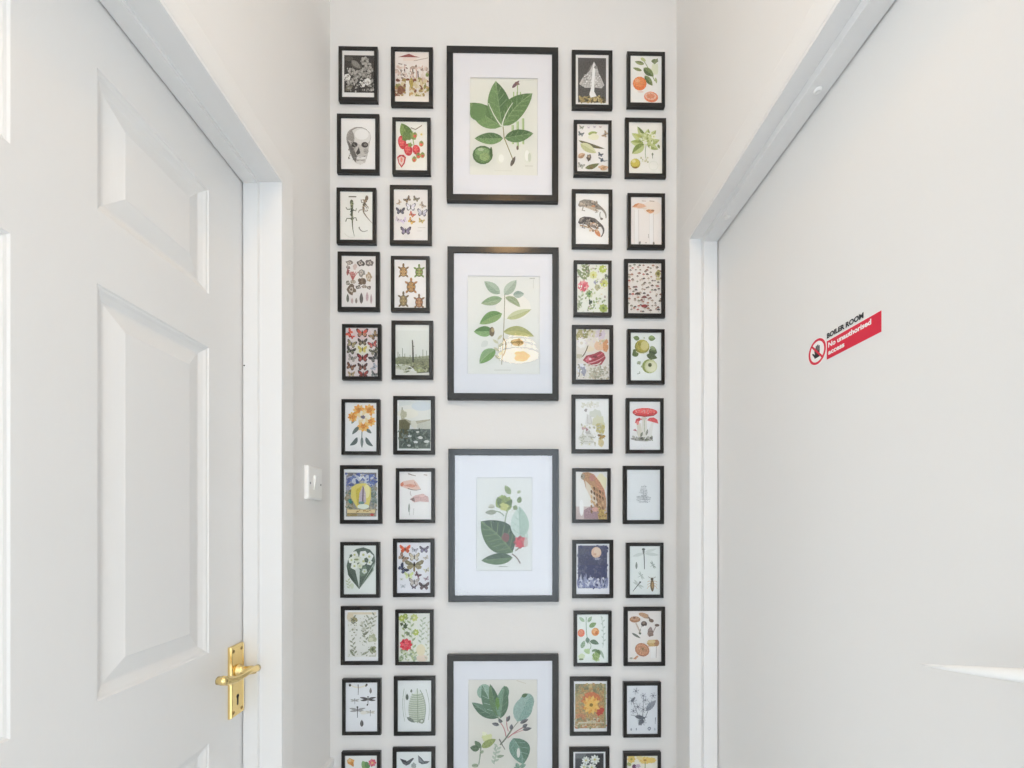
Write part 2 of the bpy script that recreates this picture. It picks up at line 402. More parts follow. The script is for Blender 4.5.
# ------------------------------------------------------------------ light switch on the left wall
sw = thing('light_switch', 'white square light switch on the left wall beside the end wall', 'switch', (XWL, 0, 0))
ya, yb_ = at_x(307.9, 480, XWL + 0.0095).y, at_x(322.9, 480, XWL + 0.0095).y
yc = (ya + yb_) / 2; zc = EYE + 0.0975; hs = 0.0408
bm = bmesh.new()
rows = []
for e, h in ((0.0, 0), (0.0, 0.006), (0.0015, 0.0085), (0.004, 0.0096)):
    rows.append([bm.verts.new((h, yc + sy * (hs - e), zc + sz * (hs - e))) for sy, sz in ((-1, -1), (1, -1), (1, 1), (-1, 1))])
for a_, b_ in zip(rows, rows[1:]):
    for k in range(4): bm.faces.new((a_[k], a_[(k + 1) % 4], b_[(k + 1) % 4], b_[k]))
bm.faces.new(rows[0][::-1]); bm.faces.new(rows[-1])
plate = obj('plate', bm, 'plastic', sw)
bm = bmesh.new()
q = []
for y in (yc - 0.0105, yc + 0.0105):
    q.append([bm.verts.new(p) for p in ((0.0090, y, zc - 0.0175), (0.0105, y, zc - 0.0175), (0.0125, y, zc - 0.001), (0.0145, y, zc + 0.0165), (0.0135, y, zc + 0.0185), (0.0090, y, zc + 0.0185))])
for k in range(6): bm.faces.new((q[0][k], q[0][(k + 1) % 6], q[1][(k + 1) % 6], q[1][k]))
bm.faces.new(q[0]); bm.faces.new(q[1][::-1])
obj('rocker', bm, 'plastic', sw)
for s in (-1, 1):
    bm = bmesh.new(); tube(bm, [(0.0090, yc + s * 0.0302, zc - 0.002), (0.0099, yc + s * 0.0302, zc - 0.002)], [0.0033, 0.003], 12)
    obj('screw', bm, 'screw', sw)

# ------------------------------------------------------------------ pendant lamp behind the viewer (mirrored in the picture glass)
lamp = thing('pendant_lamp', 'dome shaped woven pendant lamp with a warm bulb hanging from the ceiling', 'lamp', (0.05, -0.56, EYE + 1.12))
bm = bmesh.new()
nr, nc = 7, 28
for i in range(nr):
    t = i / (nr - 1); ang = t * PI / 2 * 0.97
    R = 0.145 * math.cos(ang) + 0.004; z = 0.15 * math.sin(ang)
    tube(bm, [(R * math.cos(2 * PI * k / nc), R * math.sin(2 * PI * k / nc), z) for k in range(nc + 1)], [0.0045] * (nc + 1), 6)
for j in range(20):
    a_ = 2 * PI * j / 20
    tube(bm, [((0.145 * math.cos(t) + 0.004) * math.cos(a_), (0.145 * math.cos(t) + 0.004) * math.sin(a_), 0.15 * math.sin(t)) for t in [k / 10 * PI / 2 * 0.97 for k in range(11)]], [0.0038] * 11, 5)
obj('lamp_shade', bm, 'rattan', lamp)
bm = bmesh.new(); lathe(bm, [(0.136 * math.cos(t) , 0.142 * math.sin(t)) for t in [k / 10 * PI / 2 * 0.97 for k in range(11)]], 32)
obj('shade_lining', bm, 'glow', lamp, True)
bm = bmesh.new(); lathe(bm, [(0.002, 0.03), (0.018, 0.035), (0.028, 0.055), (0.028, 0.07), (0.018, 0.09), (0.013, 0.1)], 20, True)
obj('bulb', bm, 'bulb', lamp, True)
bm = bmesh.new(); lathe(bm, [(0.015, 0.098), (0.017, 0.1), (0.017, 0.15), (0.004, 0.165)], 16, True); obj('bulb_holder', bm, 'cord', lamp)
bm = bmesh.new(); tube(bm, [(0, 0, 0.16), (0, 0, ZC - EYE - 1.12 - 0.02)], [0.003, 0.003], 8)
obj('flex', bm, 'cord', lamp)
bm = bmesh.new(); zr = ZC - EYE - 1.12; lathe(bm, [(0.006, zr - 0.035), (0.04, zr - 0.02), (0.045, zr)], 24, True); obj('ceiling_rose', bm, 'plastic', lamp)

# round ceiling lamp added as warm fill over the viewer, out of frame
cl = thing('added_ceiling_light', 'added round flush fill light with a glowing cover, unseen above the corridor', 'lamp', (-0.02, -0.08, ZC))
bm = bmesh.new(); lathe(bm, [(0.125, 0), (0.125, -0.018), (0.112, -0.022), (0.108, -0.012)], 32); obj('rim', bm, 'plastic', cl)
bm = bmesh.new(); lathe(bm, [(0.110 * math.cos(t), -0.016 - 0.040 * math.sin(t)) for t in [k / 8 * PI / 2 * 0.98 for k in range(9)]], 32); obj('fill_cover', bm, 'ceilfill', cl, True)

# ------------------------------------------------------------------ drawing on paper: one mesh of thin flat colour shapes per print
class Art:
    """Shapes are given in the units of a measured rectangle (x right, y down) and land on the print's paper."""
    def __init__(s, rect, x0, x1, z0, z1, paper):
        s.r = rect; s.x0, s.x1, s.z0, s.z1 = x0, x1, z0, z1
        s.v, s.f, s.c = [], [], []; s.k = 0
        L, T_, R, B = rect; m = 12
        s.poly([(L - m, T_ - m), (R + m, T_ - m), (R + m, B + m), (L - m, B + m)], paper)
    def P(s, x, y):
        L, T_, R, B = s.r
        return (s.x0 + (x - L) / (R - L) * (s.x1 - s.x0), -s.k * 0.000008, s.z1 - (y - T_) / (B - T_) * (s.z1 - s.z0))
    def poly(s, pts, col):
        i = len(s.v); s.v += [s.P(*p) for p in pts]; s.f.append(tuple(range(i, i + len(pts)))); s.c.append(ink(col)); s.k += 1
    def fan(s, cx, cy, pts, col):
        i = len(s.v); s.v.append(s.P(cx, cy)); s.v += [s.P(*p) for p in pts]; n = len(pts); c = ink(col)
        for k in range(n): s.f.append((i, i + 1 + k, i + 1 + (k + 1) % n)); s.c.append(c)
        s.k += 1
    def ell(s, cx, cy, rx, ry, col, rot=0, n=14, jag=0):
        a0 = math.radians(rot); pts = []
        for k in range(n):
            t = 2 * PI * k / n; j = 1 + random.uniform(-jag, jag)
            x, y = rx * j * math.cos(t), ry * j * math.sin(t)
            pts.append((cx + x * math.cos(a0) - y * math.sin(a0), cy + x * math.sin(a0) + y * math.cos(a0)))
        s.fan(cx, cy, pts, col)
    def rect_(s, x0, y0, x1, y1, col): s.poly([(x0, y0), (x1, y0), (x1, y1), (x0, y1)], col)
    def line(s, pts, w, col, w1=None):
        n = len(pts); Ls, Rs = [], []
        for i, (x, y) in enumerate(pts):
            xa, ya = pts[max(i - 1, 0)]; xb, yb = pts[min(i + 1, n - 1)]
            d = math.hypot(xb - xa, yb - ya) or 1; nx, ny = -(yb - ya) / d, (xb - xa) / d
            ww = w if w1 is None else w + (w1 - w) * i / (n - 1)
            Ls.append((x + nx * ww / 2, y + ny * ww / 2)); Rs.append((x - nx * ww / 2, y - ny * ww / 2))
        i0 = len(s.v); s.v += [s.P(*p) for p in Ls + Rs]; c = ink(col)
        for i in range(n - 1): s.f.append((i0 + i, i0 + i + 1, i0 + n + i + 1, i0 + n + i)); s.c.append(c)
        s.k += 1
    def curve(s, p0, p1, p2, w, col, w1=None, n=8):
        s.line([((1 - t) ** 2 * p0[0] + 2 * t * (1 - t) * p1[0] + t * t * p2[0], (1 - t) ** 2 * p0[1] + 2 * t * (1 - t) * p1[1] + t * t * p2[1]) for t in [i / n for i in range(n + 1)]], w, col, w1)
    def leaf(s, x0, y0, x1, y1, w, col, vein=None, bend=0, half=None, ribs=0):
        d = math.hypot(x1 - x0, y1 - y0); dx, dy = (x1 - x0) / d, (y1 - y0) / d; n = 10
        def at(t, h):
            o = h * w * math.sin(PI * t ** 0.85) ** 0.8 + bend * math.sin(PI * t)
            return (x0 + dx * d * t - dy * o, y0 + dy * d * t + dx * o)
        A = [at(i / n, 1) for i in range(n + 1)]; Bm = [at(i / n, 0) for i in range(n + 1)]; Cc = [at(i / n, -1) for i in range(n + 1)]
        i0 = len(s.v); s.v += [s.P(*p) for p in A + Bm + Cc]; N = n + 1
        for i in range(n):
            s.f.append((i0 + i, i0 + i + 1, i0 + N + i + 1, i0 + N + i)); s.c.append(ink(col))
            s.f.append((i0 + N + i, i0 + N + i + 1, i0 + 2 * N + i + 1, i0 + 2 * N + i)); s.c.append(ink(half or col))
        s.k += 1
        if vein:
            vein = '#' + ''.join('%02x' % ((int(vein[q_:q_ + 2], 16) + int(col[q_:q_ + 2], 16)) // 2) for q_ in (1, 3, 5))
            s.line(Bm, max(1.5, w * 0.07), vein)
            for r in range(ribs):
                t = (r + 0.8) / (ribs + 1.0)
                for sg in (-1, 1): s.line([at(t, 0), at(min(1, t + 0.16), sg * 0.8)], max(1.0, w * 0.05), vein)
    def flower(s, cx, cy, r, n, col, cen=None, rc=0.28, fat=0.42, rot=0, col2=None, sq=1.0):
        for k in range(n):
            a_ = 2 * PI * k / n + math.radians(rot)
            s.leaf(cx, cy, cx + r * math.cos(a_), cy + r * math.sin(a_) * sq, r * fat, col2 if col2 and k % 2 else col)
        if cen: s.ell(cx, cy, r * rc, r * rc * sq, cen)
    def bfly(s, cx, cy, w, col, col2=None, body='#2c2420', rot=0, edge=None, h=0.75):
        a0 = math.radians(rot)
        def T2(x, y): return (cx + x * math.cos(a0) - y * math.sin(a0), cy + x * math.sin(a0) + y * math.cos(a0))
        H = w * h
        for sg in (-1, 1):
            up = [(0, 0), (sg * .16 * w, -.28 * H), (sg * .40 * w, -.52 * H), (sg * .52 * w, -.44 * H), (sg * .46 * w, -.12 * H), (sg * .30 * w, .06 * H), (0, .08 * H)]
            lo = [(0, 0), (sg * .28 * w, .02 * H), (sg * .40 * w, .16 * H), (sg * .36 * w, .42 * H), (sg * .20 * w, .50 * H), (sg * .06 * w, .26 * H)]
            s.poly([T2(*p) for p in up], edge or col); s.poly([T2(*p) for p in lo], edge or (col2 or col))
            if edge:
                s.poly([T2(x * .80 + sg * .02 * w, y * .78) for x, y in up], col); s.poly([T2(x * .80 + sg * .02 * w, y * .78) for x, y in lo], col2 or col)
            elif col2: s.ell(*T2(sg * .32 * w, -.24 * H), w * .07, H * .12, col2, rot, 8)
        s.ell(*T2(0, 0), w * .05, H * .34, body, rot, 8)
    def mush(s, cx, top, w, h, cap, stem, ch=0.42, lean=0, under=None):
        yb = top + h; yc_ = top + h * ch
        s.poly([(cx - w * .11, yc_ - 1), (cx + w * .11, yc_ - 1), (cx + lean + w * .14, yb), (cx + lean - w * .14, yb)], stem)
        if under: s.ell(cx, yc_, w * .49, h * .09, under)
        s.poly([(cx + w / 2 * math.cos(a_), yc_ - h * ch * math.sin(a_)) for a_ in [PI * k / 12 for k in range(13)]], cap)
    def scatter(s, n, box, cols, r0, r1, asp=1.6, jag=0.25):
        for _ in range(n):
            x, y = random.uniform(box[0], box[2]), random.uniform(box[1], box[3]); r = random.uniform(r0, r1)
            s.ell(x, y, r * asp, r, random.choice(cols), random.uniform(0, 180), 7, jag)
    def sprig(s, x0, y0, x1, y1, n, w, L_, col, stem=None, bend=0):
        s.curve((x0, y0), ((x0 + x1) / 2 + bend, (y0 + y1) / 2), (x1, y1), max(1.6, w * .25), stem or col)
        ang = math.atan2(y1 - y0, x1 - x0)
        for i in range(n):
            t = (i + 0.6) / n; sg = 1 if i % 2 else -1
            x = (1 - t) ** 2 * x0 + 2 * t * (1 - t) * ((x0 + x1) / 2 + bend) + t * t * x1; y = y0 + (y1 - y0) * t
            a_ = ang + sg * 0.85
            s.leaf(x, y, x + L_ * math.cos(a_), y + L_ * math.sin(a_), w, col)
    def build(s, name, parent, y):
        me = bpy.data.meshes.new(name); me.from_pydata(s.v, [], s.f)
        ca_ = me.color_attributes.new('Col', 'FLOAT_COLOR', 'CORNER'); buf = []
        for p, c in zip(me.polygons, s.c): buf += [*c, 1.0] * p.loop_total
        ca_.data.foreach_set('color', buf)
        me.materials.append(M['print'])
        o = bpy.data.objects.new(name, me); C.objects.link(o); o.parent = parent; o.location = (0, y, 0)
        return o

# ------------------------------------------------------------------ what is printed in each frame (units of the measured crops)
def a1(a):   # monochrome flower border
    a.rect_(138, 215, 392, 525, '#3a3632'); a.ell(180, 245, 35, 20, '#56504a'); a.ell(240, 300, 50, 24, '#5c574f', 20)
    a.leaf(200, 260, 275, 320, 22, '#8a867e'); a.leaf(150, 505, 210, 470, 20, '#77705f')
    a.sprig(385, 520, 300, 330, 10, 10, 55, '#8f8b84', '#9b978f', 10)
    for x, y, r in ((312, 262, 40), (340, 300, 32), (200, 350, 34), (250, 375, 38), (305, 350, 36), (360, 335, 26), (225, 425, 30), (345, 400, 22), (180, 440, 24)):
        a.flower(x, y, r, 7, '#b9b5ae', '#5b5650', col2='#8d8983', rot=r * 7)
    for x, y in ((165, 400), (290, 455), (335, 435)): a.flower(x, y, 30, 6, '#f1eee8', '#cfcac0', fat=0.6, rot=x)
    a.scatter(60, (145, 330, 388, 520), ['#c5c1ba', '#8a857d', '#26221f', '#a9a59d'], 4, 9)
def b1(a):   # pale pink and ochre pavilion
    a.rect_(578, 195, 857, 590, '#f3e6dc'); a.poly([(600, 232), (640, 218), (690, 203), (735, 220), (785, 232)], '#8c3f38')
    a.rect_(640, 238, 755, 262, '#efd9c9'); a.line([(600, 285), (670, 300)], 8, '#8d7a70'); a.line([(730, 262), (850, 235)], 6, '#b9a79a')
    for x, w in ((683, 26), (738, 20), (790, 16), (640, 16)): a.rect_(x - w / 2, 290, x + w / 2, 560, '#fbf4ea'); a.line([(x + w / 2 + 6, 300), (x + w / 2 + 6, 470)], 7, '#c79f8e')
    for x, y, h in ((597, 340, 60), (622, 335, 70), (652, 330, 85), (700, 350, 70), (722, 330, 95), (765, 345, 60)): a.line([(x, y), (x + 4, y + h)], 9, '#4f3d38')
    a.scatter(60, (580, 300, 855, 420), ['#dcc3b4', '#e8d6c8', '#b8a08f', '#f6ece0', '#8f7a6c'], 6, 13)
    a.scatter(80, (580, 420, 855, 560), ['#c9a765', '#a68c4a', '#8f8a48', '#dccb9b', '#7d4b33', '#e5d9b5'], 7, 15)
    a.ell(620, 510, 28, 38, '#8a5a3c'); a.ell(712, 450, 15, 45, '#a9953c'); a.ell(845, 380, 14, 16, '#7f8f46'); a.rect_(664, 430, 692, 560, '#fbf4ea'); a.rect_(578, 560, 857, 605, '#f2e7da')
def a2(a):   # skull
    a.ell(262, 230, 102, 88, '#8d8883'); a.ell(270, 228, 92, 78, '#dedbd6'); a.ell(190, 240, 34, 70, '#a29d97'); a.ell(285, 205, 60, 45, '#efedea')
    a.poly([(165, 250), (180, 330), (205, 395), (235, 445), (275, 458), (315, 440), (335, 380), (345, 320), (355, 270), (300, 300)], '#c9c5bf')
    a.poly([(165, 250), (178, 330), (205, 400), (232, 440), (245, 390), (215, 320)], '#6f6a65')
    a.ell(225, 292, 26, 22, '#3c3836'); a.ell(312, 292, 30, 24, '#454140'); a.ell(318, 290, 15, 12, '#77726d'); a.poly([(262, 310), (235, 362), (250, 378), (275, 362)], '#45403d')
    a.ell(322, 345, 22, 24, '#a9a49e'); a.line([(235, 385), (265, 398), (318, 388)], 9, '#4b4744')
    for k in range(7): a.rect_(244 + k * 11, 390, 252 + k * 11, 412, '#f1efec')
    a.line([(238, 420), (270, 428), (310, 418)], 6, '#8b8680'); a.ell(272, 440, 30, 14, '#dedad5'); a.line([(165, 225), (180, 175), (230, 147)], 6, '#b8b3ad'); a.scatter(25, (175, 250, 240, 420), ['#5c5753', '#8c8781'], 3, 6)
def b2(a):   # strawberries
    a.leaf(700, 255, 625, 115, 50, '#5c7a2f', '#a9b86a', half='#76923f', ribs=4); a.leaf(745, 250, 700, 190, 25, '#84984e'); a.leaf(700, 240, 640, 190, 30, '#66833a')
    a.line([(705, 150), (745, 165), (800, 130)], 8, '#8b7d68'); a.flower(795, 205, 32, 5, '#f4efd8', '#d8c25a'); a.curve((720, 180), (720, 280), (760, 400), 7, '#8aa04a')
    for x, y, rx, ry in ((632, 275, 34, 58), (683, 335, 36, 52), (752, 335, 32, 42)):
        a.ell(x, y, rx, ry, '#c92e3a', -12); a.ell(x - 6, y - 8, rx * .6, ry * .6, '#e2545a', -12)
        for k in range(9): a.ell(x + (k % 3 - 1) * 15, y + (k // 3 - 1) * 24, 2.5, 3.5, '#f1b08a')
    a.flower(655, 240, 28, 5, '#6d8a38'); a.flower(700, 295, 22, 5, '#7f9a45')
    for x, y in ((735, 415), (770, 385), (805, 380), (795, 285), (740, 215)): a.ell(x, y, 20, 24, '#b9a84a', 10); a.ell(x, y + 6, 11, 13, '#d9534a'); a.flower(x, y - 14, 14, 5, '#7d9040')
    a.poly([(590, 400), (610, 380), (645, 378), (665, 400), (655, 450), (628, 488), (602, 450)], '#b8313a'); a.poly([(600, 405), (627, 390), (652, 405), (645, 445), (628, 470), (608, 445)], '#f7d9c9'); a.ell(627, 420, 10, 22, '#e58e7d')
def lizard(a, pts, w, col, legs, tail):
    a.line(pts, w, col, w * .45); a.ell(pts[0][0], pts[0][1], w * .55, w * .9, col)
    for (x0, y0, x1, y1, x2, y2) in legs: a.line([(x0, y0), (x1, y1), (x2, y2)], w * .28, col)
    a.curve(*tail, w * .45, col, 2, 10)
def a3(a):   # two lizards
    a.rect_(105, 100, 378, 508, '#f1efe6'); a.line([(175, 142), (240, 142)], 9, '#5a554a')
    lizard(a, [(200, 190), (203, 230), (203, 290), (207, 345)], 26, '#5d6247', [(195, 245, 165, 250, 152, 232), (212, 250, 235, 262, 240, 240), (195, 325, 160, 325, 150, 352), (215, 320, 236, 318, 244, 345)], ((207, 345), (205, 420), (226, 475)))
    lizard(a, [(328, 152), (312, 185), (300, 225), (300, 270)], 24, '#7a6a55', [(305, 195, 285, 190, 280, 165), (318, 210, 338, 225, 340, 240), (295, 250, 265, 255, 258, 275), (308, 260, 330, 262, 338, 250)], ((300, 270), (330, 320), (376, 365)))
    a.curve((262, 395), (275, 450), (335, 425), 9, '#6d675c', 4); a.scatter(40, (190, 190, 216, 340), ['#8b8d63', '#3e4231'], 3, 5); a.scatter(30, (292, 165, 328, 265), ['#a28e72', '#544735'], 3, 5); a.curve((140, 450), (180, 500), (230, 480), 3, '#d2cfc4')
def b3(a):   # butterflies in a ring
    a.rect_(563, 82, 850, 512, '#f7f0e9')
    for x, y, w, c, c2, e, r in ((607, 192, 44, '#a58f74', '#c9b296', None, -60), (677, 165, 62, '#5a4a3c', '#8d7658', None, -35), (750, 160, 56, '#5e5747', '#8c8160', None, 20), (804, 213, 56, '#a79787', '#cbbba7', None, 50), (705, 228, 84, '#ece6f2', '#f4f0f6', '#4a4452', 0),
        (618, 262, 76, '#5c5866', '#6c6878', '#2d2a33', 0), (802, 275, 84, '#d9d6e0', '#bfbac6', '#37343e', 5), (716, 292, 54, '#b8474c', '#d58a5c', None, 35), (598, 338, 54, '#cfc0c9', '#e0d3da', None, 30), (648, 345, 56, '#d5bfe0', '#e5d6ec', None, -35), (710, 348, 60, '#c98d3e', '#e6c04c', None, 40), (795, 345, 52, '#b59c50', '#cdb877', None, 20), (663, 428, 90, '#7a7088', '#9a8ea8', '#2e2935', 0)):
        a.bfly(x, y, w, c, c2, rot=r, edge=e)
    a.line([(765, 402), (830, 402)], 4, '#c9c4bd'); a.line([(760, 430), (800, 430)], 4, '#d2cdc6')
def a4(a):   # specimens of sea life / shells in rows
    a.rect_(118, 137, 405, 570, '#f5eee8')
    for x, y, w, h, c in ((182, 195, 30, 20, '#8b7f78'), (275, 195, 34, 26, '#564b47'), (352, 195, 32, 26, '#716763'), (172, 232, 18, 14, '#6d4a44'), (228, 225, 16, 24, '#d9c0ba'), (282, 275, 28, 32, '#8f8c84'), (345, 315, 24, 44, '#b7a07e'), (288, 350, 30, 30, '#6c5c4c'), (168, 365, 16, 20, '#6d6a55'), (215, 355, 26, 14, '#a2957f'), (197, 420, 36, 40, '#7a6854'), (258, 400, 22, 18, '#5e564e'), (305, 395, 20, 14, '#847464'), (348, 405, 18, 14, '#594b46')):
        a.ell(x, y, w, h, c, jag=.3); a.ell(x, y, w * .55, h * .5, '#d8cbbd', jag=.3); a.ell(x, y, w * .25, h * .25, c)
    for k in range(5): a.curve((210, 340), (195 + k * 8, 300), (172 + k * 22, 268), 9, '#b0605c', 4)
    a.ell(170, 270, 14, 26, '#9a5a58', jag=.4); a.ell(205, 285, 20, 16, '#c98a84')
    a.poly([(288, 315), (255, 375), (322, 375)], '#74604e'); a.line([(288, 325), (288, 372)], 5, '#b49d86')
    for x, y, l, c, w in ((168, 455, 75, '#4c5045', 18), (205, 490, 50, '#c9a9a6', 14), (240, 490, 48, '#857c72', 15), (283, 445, 95, '#54504c', 26), (332, 440, 80, '#c6a9ad', 20), (366, 455, 85, '#b79c9e', 13)): a.leaf(x, y + l, x, y, w / 2 + 2, c, '#e7ddd4')
def tort(a, x, y, w, h, shell, skin, rot=0, flip=False):
    for sx in (-1, 1):
        a.leaf(x + sx * w * .3, y - h * .3, x + sx * w * .72, y - h * .52, w * .12, skin); a.leaf(x + sx * w * .3, y + h * .3, x + sx * w * .62, y + h * .58, w * .12, skin)
    a.ell(x, y - h * .68, w * .14, h * .2, skin); a.ell(x, y, w * .5, h * .52, '#5b4630'); a.ell(x, y, w * .42, h * .45, shell)
    for k in range(3): a.ell(x, y + (k - 1) * h * .27, w * .13, h * .11, '#8a6a3c'); a.ell(x, y + (k - 1) * h * .27, w * .06, h * .05, '#f0cf86')
    for sx in (-1, 1):
        for k in range(2): a.ell(x + sx * w * .26, y + (k - .5) * h * .33, w * .09, h * .11, '#7a5c36')
def b4(a):   # five tortoises
    a.rect_(568, 170, 835, 576, '#f6f1ee')
    tort(a, 643, 270, 66, 82, '#d5a866', '#7a6138'); tort(a, 776, 272, 66, 78, '#7da245', '#6e8a3e'); tort(a, 708, 398, 76, 90, '#cf9a4c', '#a9773f'); tort(a, 643, 515, 66, 92, '#9a8a58', '#6b5a3c'); tort(a, 776, 528, 66, 84, '#b87f56', '#8c6a44')
def a5(a):   # butterflies in three columns
    a.rect_(152, 153, 422, 565, '#fbe9e4'); a.ell(290, 200, 80, 50, '#fbdcd8'); a.ell(290, 330, 70, 50, '#faf2d8')
    for x, y, w, c, c2, r in ((180, 195, 70, '#d6462f', '#e46a4a', -55), (200, 225, 50, '#d94f38', '#c2452f', 30), (290, 195, 100, '#d5553c', '#c88a6a', 0), (388, 215, 80, '#a98a5c', '#8c6d4c', -40), (200, 288, 82, '#9b8a5c', '#b9a87c', 18), (293, 272, 82, '#5e5040', '#8a7a5c', 0), (380, 292, 80, '#b84d48', '#c9746a', -15), (292, 335, 76, '#cdb93c', '#d9ca62', 0), (195, 345, 80, '#4c4a3c', '#79765c', 15), (390, 350, 76, '#54503f', '#86806a', -20), (294, 405, 96, '#8e2f30', '#b0514a', 0), (205, 410, 74, '#8f867c', '#b6ab9f', 20), (390, 405, 84, '#4d4b48', '#7c7872', -35), (294, 482, 84, '#63423a', '#8e5a4a', 0), (195, 480, 80, '#7a4a2e', '#99694a', 20), (392, 485, 60, '#a7a9b3', '#c5c6ce', -60), (300, 545, 90, '#a2433c', '#7d3833', 0), (200, 545, 60, '#a98f62', '#c2ab84', 0), (395, 545, 64, '#5c5f5c', '#7d807c', 20)):
        a.bfly(x, y, w, c, c2, rot=r, edge='#3d2f28' if w > 78 else None)
def b5(a):   # misty marsh with a dead trunk
    a.rect_(577, 127, 862, 555, '#e6e6dd'); a.rect_(577, 175, 862, 400, '#dfe0d5')
    a.poly([(577, 405), (640, 395), (720, 400), (862, 385), (862, 470), (577, 460)], '#a3a587'); a.poly([(577, 425), (700, 415), (862, 410), (862, 530), (760, 520), (690, 470), (577, 440)], '#7e8160')
    for x, h in ((597, 60), (612, 40), (635, 90), (655, 45), (700, 35), (750, 40), (808, 80), (840, 70), (780, 30)): a.line([(x, 415 - h), (x, 430)], 5, '#7d8168'); a.ell(x, 415, 10, 20, '#868a6a', jag=.3)
    a.rect_(577, 470, 690, 520, '#c9c9b4'); a.line([(577, 450), (700, 455)], 5, '#616447'); a.poly([(577, 500), (720, 520), (862, 540), (862, 555), (577, 555)], '#dedccf'); a.poly([(752, 535), (790, 495), (862, 490), (862, 530)], '#4e5238'); a.ell(790, 510, 30, 16, '#b7bd84')
    a.line([(719, 255), (723, 330), (727, 490)], 10, '#4d4c3c', 16); a.line([(721, 300), (735, 312)], 5, '#4d4c3c'); a.scatter(40, (585, 440, 860, 525), ['#8e9161', '#5d6142', '#a9ab86'], 4, 9, 2.5)
def a6(a):   # yellow dahlia-like flowers
    a.rect_(147, 152, 412, 565, '#eceae8'); a.leaf(265, 350, 205, 420, 16, '#64706a'); a.leaf(320, 370, 368, 412, 14, '#59665f'); a.curve((290, 370), (285, 440), (288, 530), 8, '#77807a')
    a.leaf(250, 445, 185, 515, 18, '#5d6a68', bend=-12); a.leaf(320, 445, 382, 522, 17, '#5d6a68', bend=12); a.leaf(288, 440, 287, 535, 12, '#6c7876'); a.leaf(225, 290, 200, 330, 12, '#7d8a74')
    for x, y, r, c in ((262, 215, 52, '#eda42c'), (350, 215, 54, '#e9a22f'), (212, 272, 46, '#e69a24'), (360, 310, 46, '#efb136'), (300, 350, 52, '#f0b23a')):
        a.flower(x, y, r, 9, c, None, fat=.3, rot=x, col2='#f4c85c'); a.ell(x, y, r * .28, r * .28, '#c97c18'); a.flower(x, y, r * .5, 7, '#d98d22', fat=.3)
    a.flower(300, 275, 62, 9, '#f6ead0', '#8f8088', fat=.3, rot=10, col2='#f3d88e', rc=.25); a.ell(298, 272, 20, 14, '#6b6474', jag=.3)
def b6(a):   # river landscape with pale rocks
    a.rect_(592, 130, 877, 558, '#efeeea'); a.rect_(605, 138, 872, 545, '#d9dcd6'); a.poly([(605, 180), (872, 150), (872, 300), (605, 300)], '#e3e1d6'); a.ell(680, 245, 90, 40, '#e9e3cf'); a.ell(800, 180, 90, 40, '#d3dadd')
    a.line([(632, 190), (634, 295)], 7, '#8c8a72'); a.ell(640, 250, 26, 44, '#c0bca0', jag=.35); a.poly([(605, 300), (650, 285), (720, 310), (872, 290), (872, 340), (605, 340)], '#b3ac93')
    a.poly([(605, 300), (660, 295), (700, 330), (690, 400), (605, 420)], '#6e6a4a'); a.poly([(705, 310), (740, 300), (765, 340), (745, 380), (710, 350)], '#d9d6c4'); a.poly([(760, 330), (872, 300), (872, 385), (760, 370)], '#c6c6b8')
    a.rect_(605, 375, 872, 540, '#59645c'); a.rect_(605, 375, 685, 470, '#5a5a40'); a.scatter(60, (605, 380, 872, 540), ['#6d786e', '#47524b', '#7f8a80', '#515b50'], 5, 10, 2.6)
    for x, y, w in ((697, 436, 18), (788, 448, 22), (748, 486, 20), (840, 480, 24), (690, 515, 16), (765, 400, 14)): a.ell(x, y, w, w * .5, '#d5d8d2', jag=.2)
    a.rect_(592, 545, 877, 560, '#f1f1ee')
def a7(a):   # yellow and blue poster with a caption band
    a.rect_(138, 122, 425, 553, '#f0efec'); a.rect_(152, 150, 410, 525, '#8f8f8c'); a.rect_(155, 155, 410, 180, '#6f6a6c'); a.rect_(152, 180, 215, 300, '#a3a3b8'); a.ell(285, 210, 90, 50, '#cfd5e0')
    a.poly([(230, 190), (275, 240), (240, 260)], '#48609b'); a.rect_(345, 165, 395, 260, '#5f74ad'); a.ell(290, 190, 30, 26, '#e9eaee'); a.scatter(80, (155, 160, 408, 300), ['#6f7fb0', '#b7b4b5', '#8d8781', '#c9cdd8', '#55619a'], 6, 13)
    a.scatter(50, (155, 300, 210, 460), ['#9b8f72', '#5f7f6f', '#b5a98f', '#747055'], 6, 12); a.scatter(50, (365, 280, 410, 470), ['#a49a86', '#8a9590', '#b9b09c', '#6d7c72'], 6, 12)
    a.poly([(200, 275), (250, 245), (320, 240), (365, 280), (365, 360), (345, 455), (250, 455), (195, 360)], '#e2d144'); a.poly([(235, 300), (285, 265), (280, 420), (250, 430)], '#d0bc32'); a.ell(330, 310, 26, 60, '#ece07a')
    a.poly([(300, 255), (268, 330), (262, 410), (300, 425), (325, 400), (320, 320)], '#c5b9c4'); a.poly([(296, 260), (290, 400), (302, 400), (305, 280)], '#6f5a64'); a.ell(300, 440, 50, 22, '#dfe7d2'); a.ell(285, 408, 26, 12, '#6b8f8f'); a.ell(190, 395, 18, 20, '#2f8078', jag=.3)
    a.rect_(165, 465, 400, 495, '#ecd28a'); a.scatter(20, (225, 472, 370, 488), ['#8c6a2c', '#b08a3c'], 2.5, 4); a.rect_(165, 498, 250, 522, '#9a8550'); a.rect_(250, 498, 405, 522, '#a99a82'); a.ell(375, 510, 16, 12, '#c0524a')
